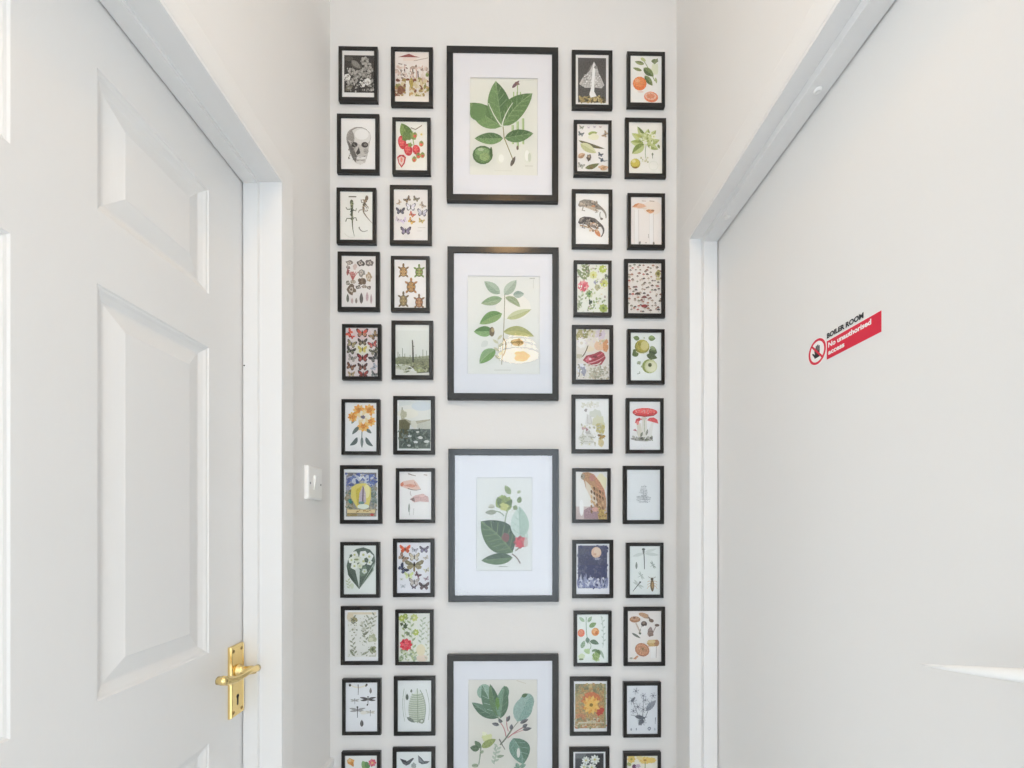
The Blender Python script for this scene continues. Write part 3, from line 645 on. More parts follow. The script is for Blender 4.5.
def b7(a):   # pink long-billed shell / bird heads
    a.rect_(610, 143, 880, 550, '#f2eeea'); a.line([(685, 160), (715, 170), (748, 178)], 10, '#8f8378', 4); a.line([(815, 168), (845, 172)], 8, '#b8aca0')
    a.poly([(622, 255), (640, 225), (690, 215), (730, 210), (760, 240), (790, 290), (740, 300), (680, 290), (640, 275)], '#efc9b8'); a.leaf(625, 270, 640, 230, 14, '#dd8666'); a.poly([(640, 262), (700, 245), (760, 262), (720, 278)], '#e2a48c'); a.curve((680, 285), (740, 310), (792, 292), 7, '#7c6d66', 3); a.line([(735, 230), (755, 268)], 5, '#b98a7c')
    a.curve((705, 305), (695, 330), (712, 350), 4, '#b9aaa2'); a.poly([(698, 378), (740, 345), (810, 330), (855, 360), (858, 402), (780, 395), (735, 405)], '#d9b7b3'); a.poly([(698, 378), (735, 360), (740, 400)], '#8f7a76'); a.line([(740, 362), (850, 355)], 5, '#c79a98'); a.ell(800, 350, 24, 10, '#e8c3bb')
    a.leaf(690, 490, 692, 410, 8, '#8b9087'); a.line([(694, 450), (694, 515)], 4, '#a9aca6'); a.line([(732, 455), (728, 512)], 4, '#c2bfb9')
def a8(a):   # large dark leaf with white blossom
    a.rect_(137, 175, 408, 590, '#e4e9e1'); a.poly([(205, 235), (240, 205), (300, 192), (355, 210), (392, 255), (400, 310), (385, 380), (340, 450), (265, 548), (205, 470), (170, 415), (158, 350), (172, 290)], '#59685a')
    a.poly([(265, 548), (160, 345), (170, 425), (205, 475)], '#4a584b'); a.poly([(265, 540), (235, 400), (220, 340), (270, 380)], '#d5ddd3'); a.poly([(265, 545), (385, 330), (390, 385), (335, 460)], '#b8c4b6'); a.poly([(270, 535), (378, 355), (380, 385), (330, 455)], '#566656'); a.leaf(282, 440, 320, 350, 30, '#71846f')
    for x, y, r, c in ((225, 255, 34, '#eef0e4'), (300, 255, 38, '#f4f5ee'), (350, 270, 36, '#f0f2ea'), (250, 295, 34, '#dfe3c9'), (200, 300, 30, '#e9edd9'), (300, 310, 36, '#e6eadb'), (225, 350, 34, '#ecefe0'), (270, 350, 26, '#d9dfc2'), (352, 320, 26, '#dfe5d6'), (310, 395, 24, '#d3dccd')): a.flower(x, y, r, 5, c, '#c7c886', fat=.55, rot=x)
    a.ell(325, 300, 18, 22, '#55664f', jag=.2); a.ell(240, 295, 20, 8, '#8b9466'); a.leaf(205, 270, 185, 255, 14, '#55664f'); a.sprig(185, 545, 170, 470, 6, 6, 28, '#c3c9a6'); a.ell(205, 520, 16, 24, '#d4dcbd')
def b8(a):   # many coloured butterflies
    a.rect_(590, 150, 873, 580, '#eeedf4')
    for x, y, w, c, c2, e, r in ((657, 205, 92, '#d9622e', '#c2562a', None, 0), (738, 215, 56, '#9b9aa5', '#c2c0c8', None, 10), (818, 208, 78, '#6a6272', '#87809a', '#3e3846', 0), (640, 278, 84, '#8b6a52', '#a58d78', None, 40), (735, 272, 92, '#cfc1a5', '#ddd4c0', '#8f8168', 0), (835, 280, 44, '#bdb2a2', '#cfc5b6', None, -30), (735, 340, 160, '#7f7659', '#a39873', None, 0), (640, 372, 90, '#3c4159', '#5a6180', '#2a2c3c', 50), (690, 430, 76, '#cfdb75', '#dbe598', None, 0), (765, 425, 56, '#5c4048', '#7f5660', None, 35), (840, 385, 50, '#d7d3bd', '#c9c3ab', None, -20), (735, 485, 90, '#bfb5ae', '#d6cec8', '#8a7f7a', 0), (838, 458, 44, '#a58e98', '#b9a5ad', None, -20), (818, 520, 88, '#4e3f42', '#6e5a5c', None, 0), (732, 530, 44, '#5b4f58', '#756872', None, 0), (640, 520, 50, '#d8d8de', '#c6c9cf', None, 0), (628, 462, 30, '#cdcfb4', '#d9dac6', None, 0)):
        a.bfly(x, y, w, c, c2, rot=r, edge=e, h=.5 if w > 150 else .75)
    a.ell(735, 375, 8, 26, '#8b7a4a')
def a9(a):   # sepia wild flower study
    a.rect_(145, 130, 427, 562, '#f1f0ee'); a.rect_(165, 148, 410, 530, '#e9e6db'); a.rect_(168, 150, 405, 168, '#e6d5b2'); a.ell(190, 190, 30, 40, '#e5d3ac')
    for x, y, x2, y2, n in ((230, 530, 205, 380, 8), (310, 360, 345, 190, 9), (330, 420, 290, 240, 8), (360, 300, 395, 170, 7), (225, 260, 215, 190, 4)): a.sprig(x, y, x2, y2, n, 7, 34, '#9a9c84', '#8b8d74')
    a.ell(228, 215, 24, 22, '#9a8f62', jag=.3); a.line([(200, 205), (240, 228)], 6, '#4f4a38'); a.line([(215, 240), (235, 236)], 6, '#4f4a38'); a.ell(375, 370, 36, 34, '#b6b894', jag=.25); a.ell(365, 380, 20, 16, '#d9d8b8'); a.ell(380, 465, 26, 32, '#9ba07a', jag=.25); a.ell(378, 462, 10, 16, '#63684a'); a.flower(305, 290, 22, 6, '#cfcdbd', '#a8a68c'); a.flower(290, 240, 18, 6, '#d4d1c2', '#b3ae92'); a.flower(215, 295, 16, 6, '#dbd7c6', '#a8a282')
    a.leaf(300, 345, 345, 310, 10, '#77795f'); a.leaf(225, 520, 185, 465, 9, '#7f8669'); a.leaf(280, 515, 350, 480, 9, '#a3a58c'); a.scatter(70, (175, 180, 405, 525), ['#c7c5b0', '#b3b199', '#d8d4c0', '#8f8f76'], 3, 6); a.line([(350, 520), (405, 520)], 6, '#a9ab8f')
def b9(a):   # red flower among green foliage
    a.rect_(605, 157, 868, 568, '#e9ead8'); a.rect_(760, 170, 868, 420, '#e6e6dc'); a.ell(800, 540, 50, 30, '#edd6bd'); a.ell(790, 470, 40, 50, '#ebdcae')
    for x, y, r, c in ((630, 200, 30, '#b7c33f'), (735, 195, 34, '#c9d06a'), (748, 320, 30, '#b4c04a'), (660, 180, 22, '#9fb045')): a.flower(x, y, r, 7, c, '#dfe294', fat=.4)
    a.sprig(640, 560, 660, 200, 12, 8, 34, '#8fa066', '#74884f'); a.sprig(735, 560, 700, 200, 12, 8, 40, '#a7b588', '#8ea06c'); a.sprig(790, 420, 810, 200, 10, 7, 34, '#b7c0a6', '#9dac8b'); a.sprig(840, 560, 850, 230, 12, 6, 26, '#c6c8ae', '#b1b698')
    a.ell(662, 270, 16, 24, '#4f5c3c', jag=.35); a.ell(628, 250, 12, 16, '#56633a', jag=.3); a.ell(680, 330, 14, 18, '#7b8662', jag=.3); a.flower(665, 425, 56, 9, '#d8233c', '#b0142c', fat=.36, col2='#e8485a'); a.flower(660, 415, 34, 7, '#ec5c68', fat=.3); a.ell(640, 400, 14, 12, '#c51a33'); a.scatter(50, (610, 470, 760, 560), ['#b9c58f', '#8fa27a', '#d7dcb9', '#a1b19a'], 4, 9)
def dragon(a, x, y, w, l, col, wing, rot=0):
    a0 = math.radians(rot)
    def T2(u, v): return (x + u * math.cos(a0) - v * math.sin(a0), y + u * math.sin(a0) + v * math.cos(a0))
    for sg in (-1, 1):
        a.leaf(*T2(0, 0), *T2(sg * w / 2, -w * .10), w * .06, wing); a.leaf(*T2(0, w * .05), *T2(sg * w * .46, w * .10), w * .06, wing)
    a.line([T2(0, -l * .22), T2(0, l * .1), T2(0, l * .75)], max(3.5, l * .10), col, max(2, l * .05)); a.ell(*T2(0, -l * .26), l * .09, l * .08, col)
def a10(a):   # insects in rows
    a.rect_(137, 113, 377, 487, '#ececee'); a.curve((165, 130), (230, 175), (300, 130), 9, '#efe2bd', 9); a.ell(168, 135, 9, 11, '#4a443d'); a.ell(293, 135, 8, 13, '#4a443d', 30); a.line([(230, 130), (232, 165), (230, 210)], 8, '#7a7068', 4)
    a.leaf(325, 200, 325, 155, 9, '#77716b'); dragon(a, 305, 240, 125, 62, '#3f3c3c', '#55504f'); dragon(a, 205, 250, 70, 40, '#57524d', '#b4afa8'); dragon(a, 225, 322, 125, 80, '#4a4644', '#a9a6a4'); dragon(a, 323, 340, 80, 44, '#5c5850', '#cfc8b8'); a.leaf(258, 452, 258, 398, 13, '#4d4a48'); a.line([(258, 405), (258, 445)], 4, '#8d8884'); a.ell(270, 345, 24, 14, '#e9e2d2'); a.ell(300, 285, 5, 8, '#3a3735')
def b10(a):   # pale fern frond
    a.rect_(537, 97, 792, 487, '#e6e8e5'); a.poly([(685, 155), (720, 215), (740, 290), (735, 360), (710, 420), (650, 405), (625, 330), (640, 240)], '#dfe4d6')
    for k in range(13):
        t = k / 12; y = 200 + t * 200; w = 22 + 45 * math.sin(PI * (0.15 + t * .62))
        a.curve((684 - w, y + 2), (684, y + 16), (684 + w, y - 2), 8, '#c3cab2', 8)
        a.curve((684 - w, y + 9), (684, y + 22), (684 + w, y + 5), 3.5, '#7d8a6c', 3.5)
    a.curve((684, 160), (690, 300), (688, 425), 5, '#8f9b80'); a.curve((705, 170), (770, 280), (735, 420), 5, '#8c9580', 3); a.curve((750, 165), (790, 280), (770, 400), 4, '#a9b09d', 3); a.curve((585, 160), (560, 290), (590, 410), 4, '#a7ae9c', 3); a.curve((600, 180), (575, 280), (600, 380), 3, '#c0c5b6')
    a.leaf(607, 250, 607, 198, 11, '#5d6558'); a.leaf(638, 192, 640, 165, 8, '#6f776a'); a.leaf(605, 378, 665, 420, 13, '#7b8377'); a.ell(715, 410, 24, 18, '#9ba38f', jag=.25); a.ell(718, 408, 10, 9, '#dfe2d6')
def a11(a):   # orange and pink flowers (top in view)
    a.rect_(132, 675, 375, 1060, '#f0efe9'); a.ell(172, 725, 30, 26, '#e8ab4a', jag=.2); a.leaf(175, 725, 195, 765, 12, '#d58e2e'); a.ell(165, 715, 14, 12, '#f3cd86'); a.leaf(300, 790, 262, 720, 26, '#7fa567', '#b5cc9c'); a.leaf(310, 780, 290, 725, 20, '#5d8a55'); a.flower(338, 735, 32, 7, '#d5566a', '#f0c46a', fat=.42, col2='#e27f8a')
    a.sprig(250, 1020, 290, 780, 9, 12, 48, '#7d9c5f'); a.flower(190, 850, 36, 7, '#e9a640', '#b5701e'); a.sprig(180, 1010, 185, 880, 6, 9, 36, '#86a168'); a.flower(320, 900, 30, 6, '#d96c78', '#f2ca7c')
def b11(a):   # dark winged specimens (top in view)
    a.rect_(528, 645, 792, 1030, '#e6ebe8'); a.poly([(552, 700), (600, 725), (650, 695), (660, 700), (625, 745), (600, 755), (575, 740)], '#55575a'); a.poly([(552, 700), (600, 715), (610, 735), (575, 725)], '#37393c'); a.poly([(690, 675), (715, 695), (735, 720), (780, 722), (760, 740), (720, 745), (695, 730)], '#5c5f63'); a.poly([(690, 678), (715, 710), (735, 735), (700, 725)], '#85888c'); a.ell(658, 755, 18, 22, '#a9b0ab', jag=.2)
    for x, y in ((600, 830), (715, 840), (655, 920), (590, 980), (730, 970)): a.bfly(x, y, 90, '#5d6064', '#8b8f92')
def c1(a):   # white veiled cone on a dark ground
    a.rect_(135, 213, 413, 633, '#f2efec'); a.rect_(155, 238, 393, 610, '#55524f'); a.poly([(165, 610), (190, 570), (250, 553), (330, 556), (380, 590), (388, 610)], '#8d7d4e'); a.scatter(70, (170, 562, 385, 608), ['#b39c58', '#6d6038', '#d3c184', '#4c452c', '#a28e56'], 5, 9)
    a.poly([(290, 318), (340, 380), (378, 465), (355, 492), (300, 485), (215, 490), (165, 458), (190, 410), (245, 355)], '#cbc8c4'); a.poly([(290, 270), (318, 320), (330, 360), (250, 360), (268, 315)], '#dedbd7')
    for k in range(9): a.line([(286 + (k - 4) * 5, 300), (272 + (k - 4) * 24, 482)], 3, '#9b9894')
    for k in range(6): a.line([(240 - k * 10, 365 + k * 20), (330 + k * 7, 365 + k * 20)], 3, '#a7a4a0')
    a.scatter(60, (205, 370, 340, 480), ['#f0eeeb', '#8e8b87', '#d9d6d2'], 4, 7, 1.1); a.poly([(280, 300), (292, 275), (300, 300), (292, 520), (312, 560), (262, 572), (250, 545), (268, 480)], '#f1efec'); a.ell(305, 320, 16, 12, '#8c8884', jag=.3)
def d1(a):   # oranges
    a.rect_(603, 222, 865, 617, '#eff0ea'); a.curve((700, 240), (760, 320), (810, 430), 6, '#8d9a5c'); a.ell(810, 330, 30, 50, '#dfe6bf', jag=.2)
    a.leaf(720, 290, 640, 270, 16, '#6e7a48', '#b9c193', half='#8a955c'); a.leaf(700, 345, 625, 322, 13, '#78844e'); a.leaf(690, 240, 735, 265, 14, '#c0ca88'); a.leaf(715, 322, 800, 390, 30, '#596b3a', '#a3ad74', half='#76874a'); a.leaf(725, 385, 790, 468, 24, '#5d7040', '#b2bb84', half='#7b8b52'); a.leaf(780, 265, 840, 262, 18, '#66744a'); a.leaf(800, 290, 835, 240, 12, '#7f8c5c'); a.leaf(815, 400, 825, 450, 9, '#a9b57c')
    a.ell(682, 452, 58, 58, '#d9762c'); a.ell(676, 440, 46, 42, '#eb934a'); a.ell(664, 428, 20, 16, '#f5b57c'); a.ell(778, 562, 60, 44, '#d97a4c', 8); a.ell(774, 555, 50, 32, '#f0c2a4', 8)
    for k in range(8): a.leaf(774, 555, 774 + 42 * math.cos(k * PI / 4), 555 + 27 * math.sin(k * PI / 4), 8, '#df9068')
    a.ell(690, 520, 26, 8, '#f7ddd0')
def c2(a):   # insect life with a long green caterpillar-like pod
    a.rect_(147, 122, 410, 522, '#f5f0ea')
    a.leaf(160, 258, 382, 325, 15, '#5f5a38', '#8c8a52', bend=8); a.leaf(175, 285, 310, 360, 34, '#c3c58e', '#a6ab6c', half='#d5d5a2'); a.leaf(240, 205, 320, 190, 17, '#9cab57', '#cfd79a'); a.ell(290, 225, 44, 26, '#e7e6bd', jag=.2)
    for x, y, w, c, c2_, r in ((185, 150, 40, '#8a9079', '#a6ac98', 10), (245, 150, 24, '#c7b9c6', '#d8ccd6', 0), (295, 145, 26, '#c3bfc9', '#d2ccd6', 0), (180, 205, 50, '#5d666a', '#828b8e', 15), (385, 205, 56, '#9c8264', '#b9a385', -60), (345, 145, 24, '#cbb5b0', '#d7c6c2', 0), (345, 375, 44, '#3e4652', '#67707c', 20), (180, 470, 60, '#a4a39a', '#bdbcb4', 20)): a.bfly(x, y, w, c, c2_, rot=r)
    a.leaf(155, 400, 215, 370, 22, '#b8926e', half='#d3b292'); a.ell(248, 402, 20, 30, '#5f5348', jag=.25); a.ell(248, 392, 10, 10, '#a5917a'); a.line([(330, 400), (375, 430), (405, 425)], 10, '#4b545e', 4); a.ell(358, 420, 14, 18, '#59626c', jag=.3); a.leaf(215, 490, 335, 450, 20, '#6f7340', '#a9ab6a', bend=6); a.ell(270, 485, 16, 18, '#7d6a3c', jag=.3); a.ell(370, 485, 40, 20, '#d9b48e', jag=.25); a.leaf(345, 500, 400, 470, 9, '#b78d5e')
def d2(a):   # green foliage with a yellow fruit
    a.rect_(590, 107, 870, 538, '#f3f0e6')
    for x, y, x2, y2, w, c in ((735, 270, 662, 140, 26, '#6c7c38'), (735, 260, 755, 160, 26, '#8c9a46'), (740, 270, 820, 170, 26, '#9aa84e'), (740, 290, 850, 250, 26, '#b2bd66'), (745, 290, 840, 330, 24, '#8e9c4c'), (720, 290, 605, 270, 30, '#a4b052'), (715, 260, 615, 200, 26, '#b3bc62'), (720, 290, 618, 370, 36, '#7f9040'), (760, 220, 800, 270, 22, '#cfd694'), (735, 240, 700, 200, 24, '#c2cb7c')): a.leaf(x, y, x2, y2, w, c, '#dfe3b4', half='#c4cd84')
    a.scatter(30, (680, 190, 800, 320), ['#d9dfa0', '#8c9a48', '#e9ebc4'], 5, 9); a.flower(800, 225, 24, 5, '#e9ebcd', '#d3cf7a'); a.leaf(835, 290, 850, 325, 10, '#74833e'); a.curve((735, 300), (720, 370), (740, 425), 5, '#8a9a72'); a.line([(790, 365), (790, 410)], 8, '#7f8a74', 4); a.ell(790, 372, 8, 12, '#717c66')
    a.ell(645, 452, 42, 42, '#a89a2a'); a.ell(643, 445, 36, 34, '#d2c23c'); a.ell(632, 432, 16, 14, '#e6dc7a'); a.ell(645, 486, 20, 8, '#8d6f2c'); a.ell(798, 468, 42, 40, '#e2e3d4'); a.ell(798, 468, 36, 34, '#eceadf'); a.scatter(14, (690, 400, 760, 440), ['#d7d3a6', '#b9b884'], 3, 6)
def c3(a):   # two curled-tail reptiles
    a.rect_(135, 118, 413, 545, '#f4f2ee')
    for dy, c, c2_, c3_ in ((0, '#8b8378', '#c5b5a2', '#c98f62'), (145, '#5a5350', '#8c8178', '#b98a5c')):
        a.poly([(155, 215 + dy), (170, 180 + dy), (205, 165 + dy), (255, 168 + dy), (300, 180 + dy), (340, 215 + dy), (360, 250 + dy), (330, 250 + dy), (290, 240 + dy), (240, 232 + dy), (195, 225 + dy), (170, 230 + dy)], c)
        a.curve((335, 225 + dy), (400, 270 + dy), (392, 322 + dy) if dy == 0 else (350, 335 + dy), 22, c, 8); a.poly([(195, 225 + dy), (240, 215 + dy), (300, 235 + dy), (335, 265 + dy), (300, 265 + dy), (240, 240 + dy)], c2_)
        a.scatter(26, (180, 178 + dy, 320, 225 + dy), [c2_, '#6d655c' if dy == 0 else '#37322f', '#a99d8e'], 4, 8); a.ell(178, 200 + dy, 12, 10, c2_); a.line([(200, 225 + dy), (190, 258 + dy), (215, 262 + dy)], 8, c); a.line([(300, 245 + dy), (318, 275 + dy), (300, 275 + dy)], 8, c); a.ell(285, 222 + dy, 18, 8, c3_)
    a.curve((345, 270), (330, 310), (358, 335), 7, '#8b8378', 7); a.ell(355, 328, 12, 10, '#6b645c'); a.curve((170, 385), (230, 390), (300, 430), 12, '#b99770', 8); a.leaf(300, 420, 345, 480, 18, '#c47f4a'); a.scatter(18, (240, 360, 330, 440), ['#d6b58e', '#8a6b4c', '#e8d8c4'], 4, 8)
def d3(a):   # two tall slender mushrooms
    a.rect_(607, 147, 865, 548, '#efe6df'); a.ell(790, 235, 80, 60, '#f2e2d2'); a.line([(700, 178), (735, 180)], 5, '#b8a294'); a.line([(765, 178), (805, 180)], 6, '#9b8a7e')
    for x, w, y in ((655, 34, 250), (780, 34, 285)): a.rect_(x - w / 2, y, x + w / 2, 540, '#f6f2ef'); a.line([(x + w / 2, y), (x + w / 2 + 3, 540)], 4, '#cfc8c2'); a.line([(x - w / 2, y), (x - w / 2 + 2, 540)], 3, '#dcd6d0')
    a.poly([(615, 232), (640, 210), (668, 196), (715, 205), (740, 225), (690, 240)], '#e5b894'); a.poly([(615, 232), (645, 205), (675, 200), (655, 225)], '#bf7e4c'); a.line([(660, 240), (740, 240)], 4, '#d9bfa9')
    a.poly([(735, 262), (755, 248), (805, 252), (800, 272), (770, 285)], '#d9a070'); a.ell(752, 260, 16, 9, '#b98650'); a.ell(792, 258, 14, 8, '#a37548'); a.line([(756, 455), (758, 490)], 4, '#a29b94'); a.ell(683, 530, 9, 12, '#7c7a72', jag=.3); a.ell(800, 532, 8, 12, '#7c7a72', jag=.3); a.ell(735, 528, 6, 6, '#b5aea6')
def c4(a):   # garden flower collage with pink bloom
    a.rect_(147, 165, 410, 573, '#e9ebdc'); a.sprig(230, 300, 215, 170, 8, 12, 44, '#7f8c58', '#6d7a48'); a.leaf(150, 205, 210, 300, 18, '#7d8c62', '#b8c29a'); a.leaf(245, 250, 225, 180, 18, '#66754a')
    for x, y, r, c, ce in ((365, 205, 36, '#b9c83a', '#d9df84'), (285, 255, 36, '#dde07a', '#c2b83c'), (375, 325, 36, '#d3d84e', '#aeb038'), (370, 535, 40, '#a9b84a', '#6e8238'), (250, 415, 34, '#7d9a62', '#3f6a3c')): a.flower(x, y, r, 8, c, ce, fat=.4)
    a.flower(200, 350, 50, 9, '#e27a84', '#b84458', fat=.42, col2='#f0a9ac'); a.ell(200, 360, 24, 30, '#c95060', jag=.3); a.ell(305, 320, 20, 18, '#8f92a8', jag=.35); a.ell(320, 360, 20, 24, '#b9b58e', jag=.3); a.ell(260, 490, 18, 26, '#3f4f42', jag=.35); a.line([(235, 555), (265, 540), (295, 520)], 14, '#6b7562', 6); a.ell(170, 510, 18, 24, '#a5ab90', jag=.3); a.ell(395, 270, 14, 20, '#7d7f78', jag=.3)
    a.sprig(240, 560, 330, 450, 8, 8, 30, '#9fb07c'); a.sprig(160, 560, 180, 430, 8, 8, 30, '#aab392'); a.scatter(90, (150, 170, 408, 570), ['#c7d0a2', '#f0f1e4', '#93a27a', '#dfe3c6', '#b9a7a0', '#e6d9b8'], 4, 8)
def d4(a):   # chart of many small mushrooms
    a.rect_(583, 157, 862, 582, '#f3e9de')
    for r in range(12):
        for k in range(9):
            x = 598 + k * 31 + random.uniform(-14, 14); y = 168 + r * 34 + random.uniform(-15, 15); c = random.choice(['#8a5a4c', '#6d5c52', '#a97a62', '#b9a593', '#56504c', '#8d8a78', '#b5675c', '#7f7462']); s_ = random.uniform(.75, 1.25)
            a.mush(x, y, 22 * s_, 25 * s_, c, '#d8cabb', .5)
    a.mush(662, 405, 48, 38, '#5c4a40', '#d8cabb', .5); a.mush(720, 432, 44, 40, '#7f4a44', '#d8cabb', .5); a.ell(722, 518, 28, 14, '#9b3f3c', jag=.2); a.ell(835, 245, 22, 28, '#b3a860', jag=.25); a.ell(835, 245, 12, 14, '#6f6a38'); a.ell(835, 290, 20, 12, '#cfc690')
def c5(a):   # flower collage around red fluted shape
    a.rect_(137, 122, 420, 550, '#e5dccf'); a.sprig(160, 230, 230, 140, 8, 12, 50, '#8d8a4c', '#77723c'); a.ell(170, 170, 36, 44, '#b5a96a', jag=.3); a.flower(185, 240, 46, 7, '#f4efe8', '#dcd0b8', fat=.5); a.flower(345, 165, 50, 7, '#dcccd6', '#b79fae', fat=.45); a.ell(280, 160, 36, 30, '#d9d1ac', jag=.3)
    a.ell(300, 265, 70, 54, '#e9dccb', -30); a.ell(345, 255, 56, 44, '#e8c29c', -30); a.ell(390, 260, 24, 50, '#d99a62', jag=.2); a.ell(255, 290, 34, 26, '#ead9b4', jag=.2); a.curve((180, 360), (210, 350), (240, 260), 8, '#5c4c34')
    a.poly([(195, 385), (225, 345), (290, 330), (345, 305), (375, 325), (390, 365), (355, 420), (305, 435), (240, 415)], '#9e3440'); a.poly([(215, 380), (245, 350), (275, 370), (240, 400)], '#d9788a'); a.curve((220, 395), (290, 370), (370, 320), 14, '#c95a6c', 8); a.curve((240, 410), (310, 400), (380, 350), 9, '#e8a9b0', 5); a.curve((280, 425), (330, 425), (352, 395), 10, '#f1dfd6', 6); a.ell(300, 355, 20, 10, '#7c2430'); a.ell(258, 375, 12, 10, '#f0d2d4')
    a.ell(165, 350, 24, 20, '#c9c2a8', jag=.3); a.flower(180, 450, 44, 6, '#e3e3ea', '#a9a9bd', fat=.5); a.ell(205, 480, 24, 36, '#a19fae', jag=.3); a.sprig(300, 545, 350, 450, 9, 9, 40, '#a9a78c'); a.sprig(260, 545, 280, 460, 8, 9, 36, '#c2bea4'); a.curve((290, 470), (330, 500), (300, 540), 6, '#8a836e'); a.curve((150, 540), (180, 500), (165, 430), 6, '#6c6452'); a.scatter(70, (140, 420, 418, 545), ['#d3cbb8', '#eee8dc', '#a9a28c', '#c8b9a0'], 4, 9); a.scatter(40, (140, 125, 418, 250), ['#efe6d6', '#c7bd94', '#a79a62', '#e2d4d8'], 4, 9)
def d5(a):   # two green apples, one cut
    a.rect_(605, 152, 862, 557, '#eef0e8'); a.leaf(680, 205, 628, 190, 20, '#6a7d42', '#a7b57c'); a.leaf(755, 195, 815, 200, 24, '#74884c', '#b2be8a', half='#8b9d60'); a.flower(720, 195, 24, 5, '#e9ebe2', '#c3c49a'); a.leaf(660, 320, 625, 345, 26, '#55653a'); a.ell(645, 325, 26, 34, '#64733f', jag=.2); a.leaf(760, 300, 828, 320, 40, '#4c5c3a', '#92a070', half='#66764a'); a.leaf(740, 340, 830, 365, 26, '#5b693e'); a.leaf(770, 270, 820, 295, 16, '#8d9a6c')
    a.ell(702, 270, 62, 60, '#8f8a2c'); a.ell(706, 262, 54, 52, '#b9ab3c'); a.ell(722, 262, 34, 40, '#d8cb78'); a.curve((650, 310), (700, 345), (762, 305), 7, '#dcd8ae', 4); a.ell(680, 250, 14, 18, '#9a8f30')
    a.ell(765, 435, 64, 60, '#97a04a'); a.ell(776, 436, 54, 54, '#d9d996'); a.ell(778, 438, 44, 42, '#e8e5b4'); a.ell(768, 424, 16, 18, '#6f7a3a'); a.ell(768, 426, 8, 9, '#4c3f24'); a.ell(675, 405, 16, 16, '#a3aa8a', jag=.3); a.leaf(690, 440, 715, 435, 8, '#a9b07c'); a.curve((660, 500), (690, 500), (680, 480), 6, '#8c8f80')
def c6(a):   # faint garden scene
    a.rect_(133, 118, 415, 548, '#eceae6'); a.curve((180, 185), (260, 140), (335, 180), 14, '#dfdccb', 8); a.scatter(30, (190, 150, 330, 190), ['#d9d5c0', '#e3e0d4'], 4, 9); a.ell(222, 215, 12, 14, '#a39c98', jag=.3); a.ell(310, 250, 50, 44, '#d5d6c8', jag=.3); a.poly([(215, 330), (232, 250), (262, 260), (285, 340)], '#dcd9d4'); a.line([(232, 250), (240, 330)], 4, '#bdb8b2'); a.line([(262, 262), (270, 330)], 4, '#bdb8b2')
    a.ell(330, 310, 50, 50, '#d7d5b4', jag=.3); a.ell(345, 370, 40, 50, '#c9bd76', jag=.25); a.ell(350, 440, 34, 22, '#a9873c', jag=.25); a.ell(330, 435, 12, 16, '#7d5c28'); a.ell(350, 490, 26, 34, '#d7c78e', jag=.25); a.ell(205, 368, 24, 14, '#c9a4a4', jag=.3); a.ell(230, 382, 14, 10, '#9a6f74'); a.ell(245, 410, 26, 22, '#bfbab4', jag=.3); a.ell(230, 460, 66, 42, '#d9d7cd', jag=.2)
    a.curve((170, 450), (230, 430), (300, 450), 7, '#aaa594'); a.curve((170, 490), (230, 475), (300, 488), 5, '#b7b3a4'); a.sprig(200, 510, 190, 440, 6, 6, 24, '#b9b8a2'); a.scatter(60, (165, 330, 380, 515), ['#cfccbb', '#e5e2d8', '#b3ae98', '#d7cfa0'], 4, 8); a.rect_(305, 430, 325, 530, '#f3f1ee')
def d6(a):   # red toadstools
    a.rect_(595, 143, 853, 552, '#edebe9'); a.ell(705, 460, 92, 18, '#9b968f', jag=.15); a.ell(650, 425, 34, 26, '#c8c4bc', jag=.25)
    a.poly([(706, 260), (736, 260), (752, 440), (690, 440)], '#e2dccf'); a.line([(720, 265), (722, 400)], 5, '#a7b08e'); a.ell(718, 285, 26, 12, '#d5cdbd'); a.poly([(782, 320), (800, 322), (778, 460), (722, 460), (745, 410)], '#e6e2da'); a.poly([(655, 330), (690, 325), (705, 440), (668, 440)], '#dcd5c2'); a.poly([(622, 400), (655, 395), (672, 450), (612, 450)], '#e9e6e0')
    a.ell(726, 232, 106, 36, '#cf3b3e'); a.ell(726, 222, 90, 22, '#e2605c'); a.poly([(622, 240), (660, 256), (726, 264), (795, 256), (830, 240), (800, 262), (726, 272), (650, 262)], '#9c2a2e')
    a.poly([(742, 300), (765, 280), (800, 276), (830, 295), (840, 328), (800, 318)], '#d64a4e'); a.poly([(642, 325), (652, 290), (680, 278), (706, 300), (690, 296), (668, 318)], '#c93c42'); a.ell(665, 322, 12, 18, '#e78f86'); a.poly([(622, 385), (645, 375), (662, 395), (640, 390)], '#b0505a'); a.scatter(16, (640, 212, 810, 245), ['#eda09a', '#f2c0b8'], 3, 5); a.scatter(40, (620, 440, 800, 472), ['#6d6a60', '#8c9078', '#b5b0a6', '#56554c'], 4, 8); a.leaf(690, 440, 705, 400, 10, '#7d806c'); a.leaf(735, 430, 750, 375, 9, '#8d8f80')
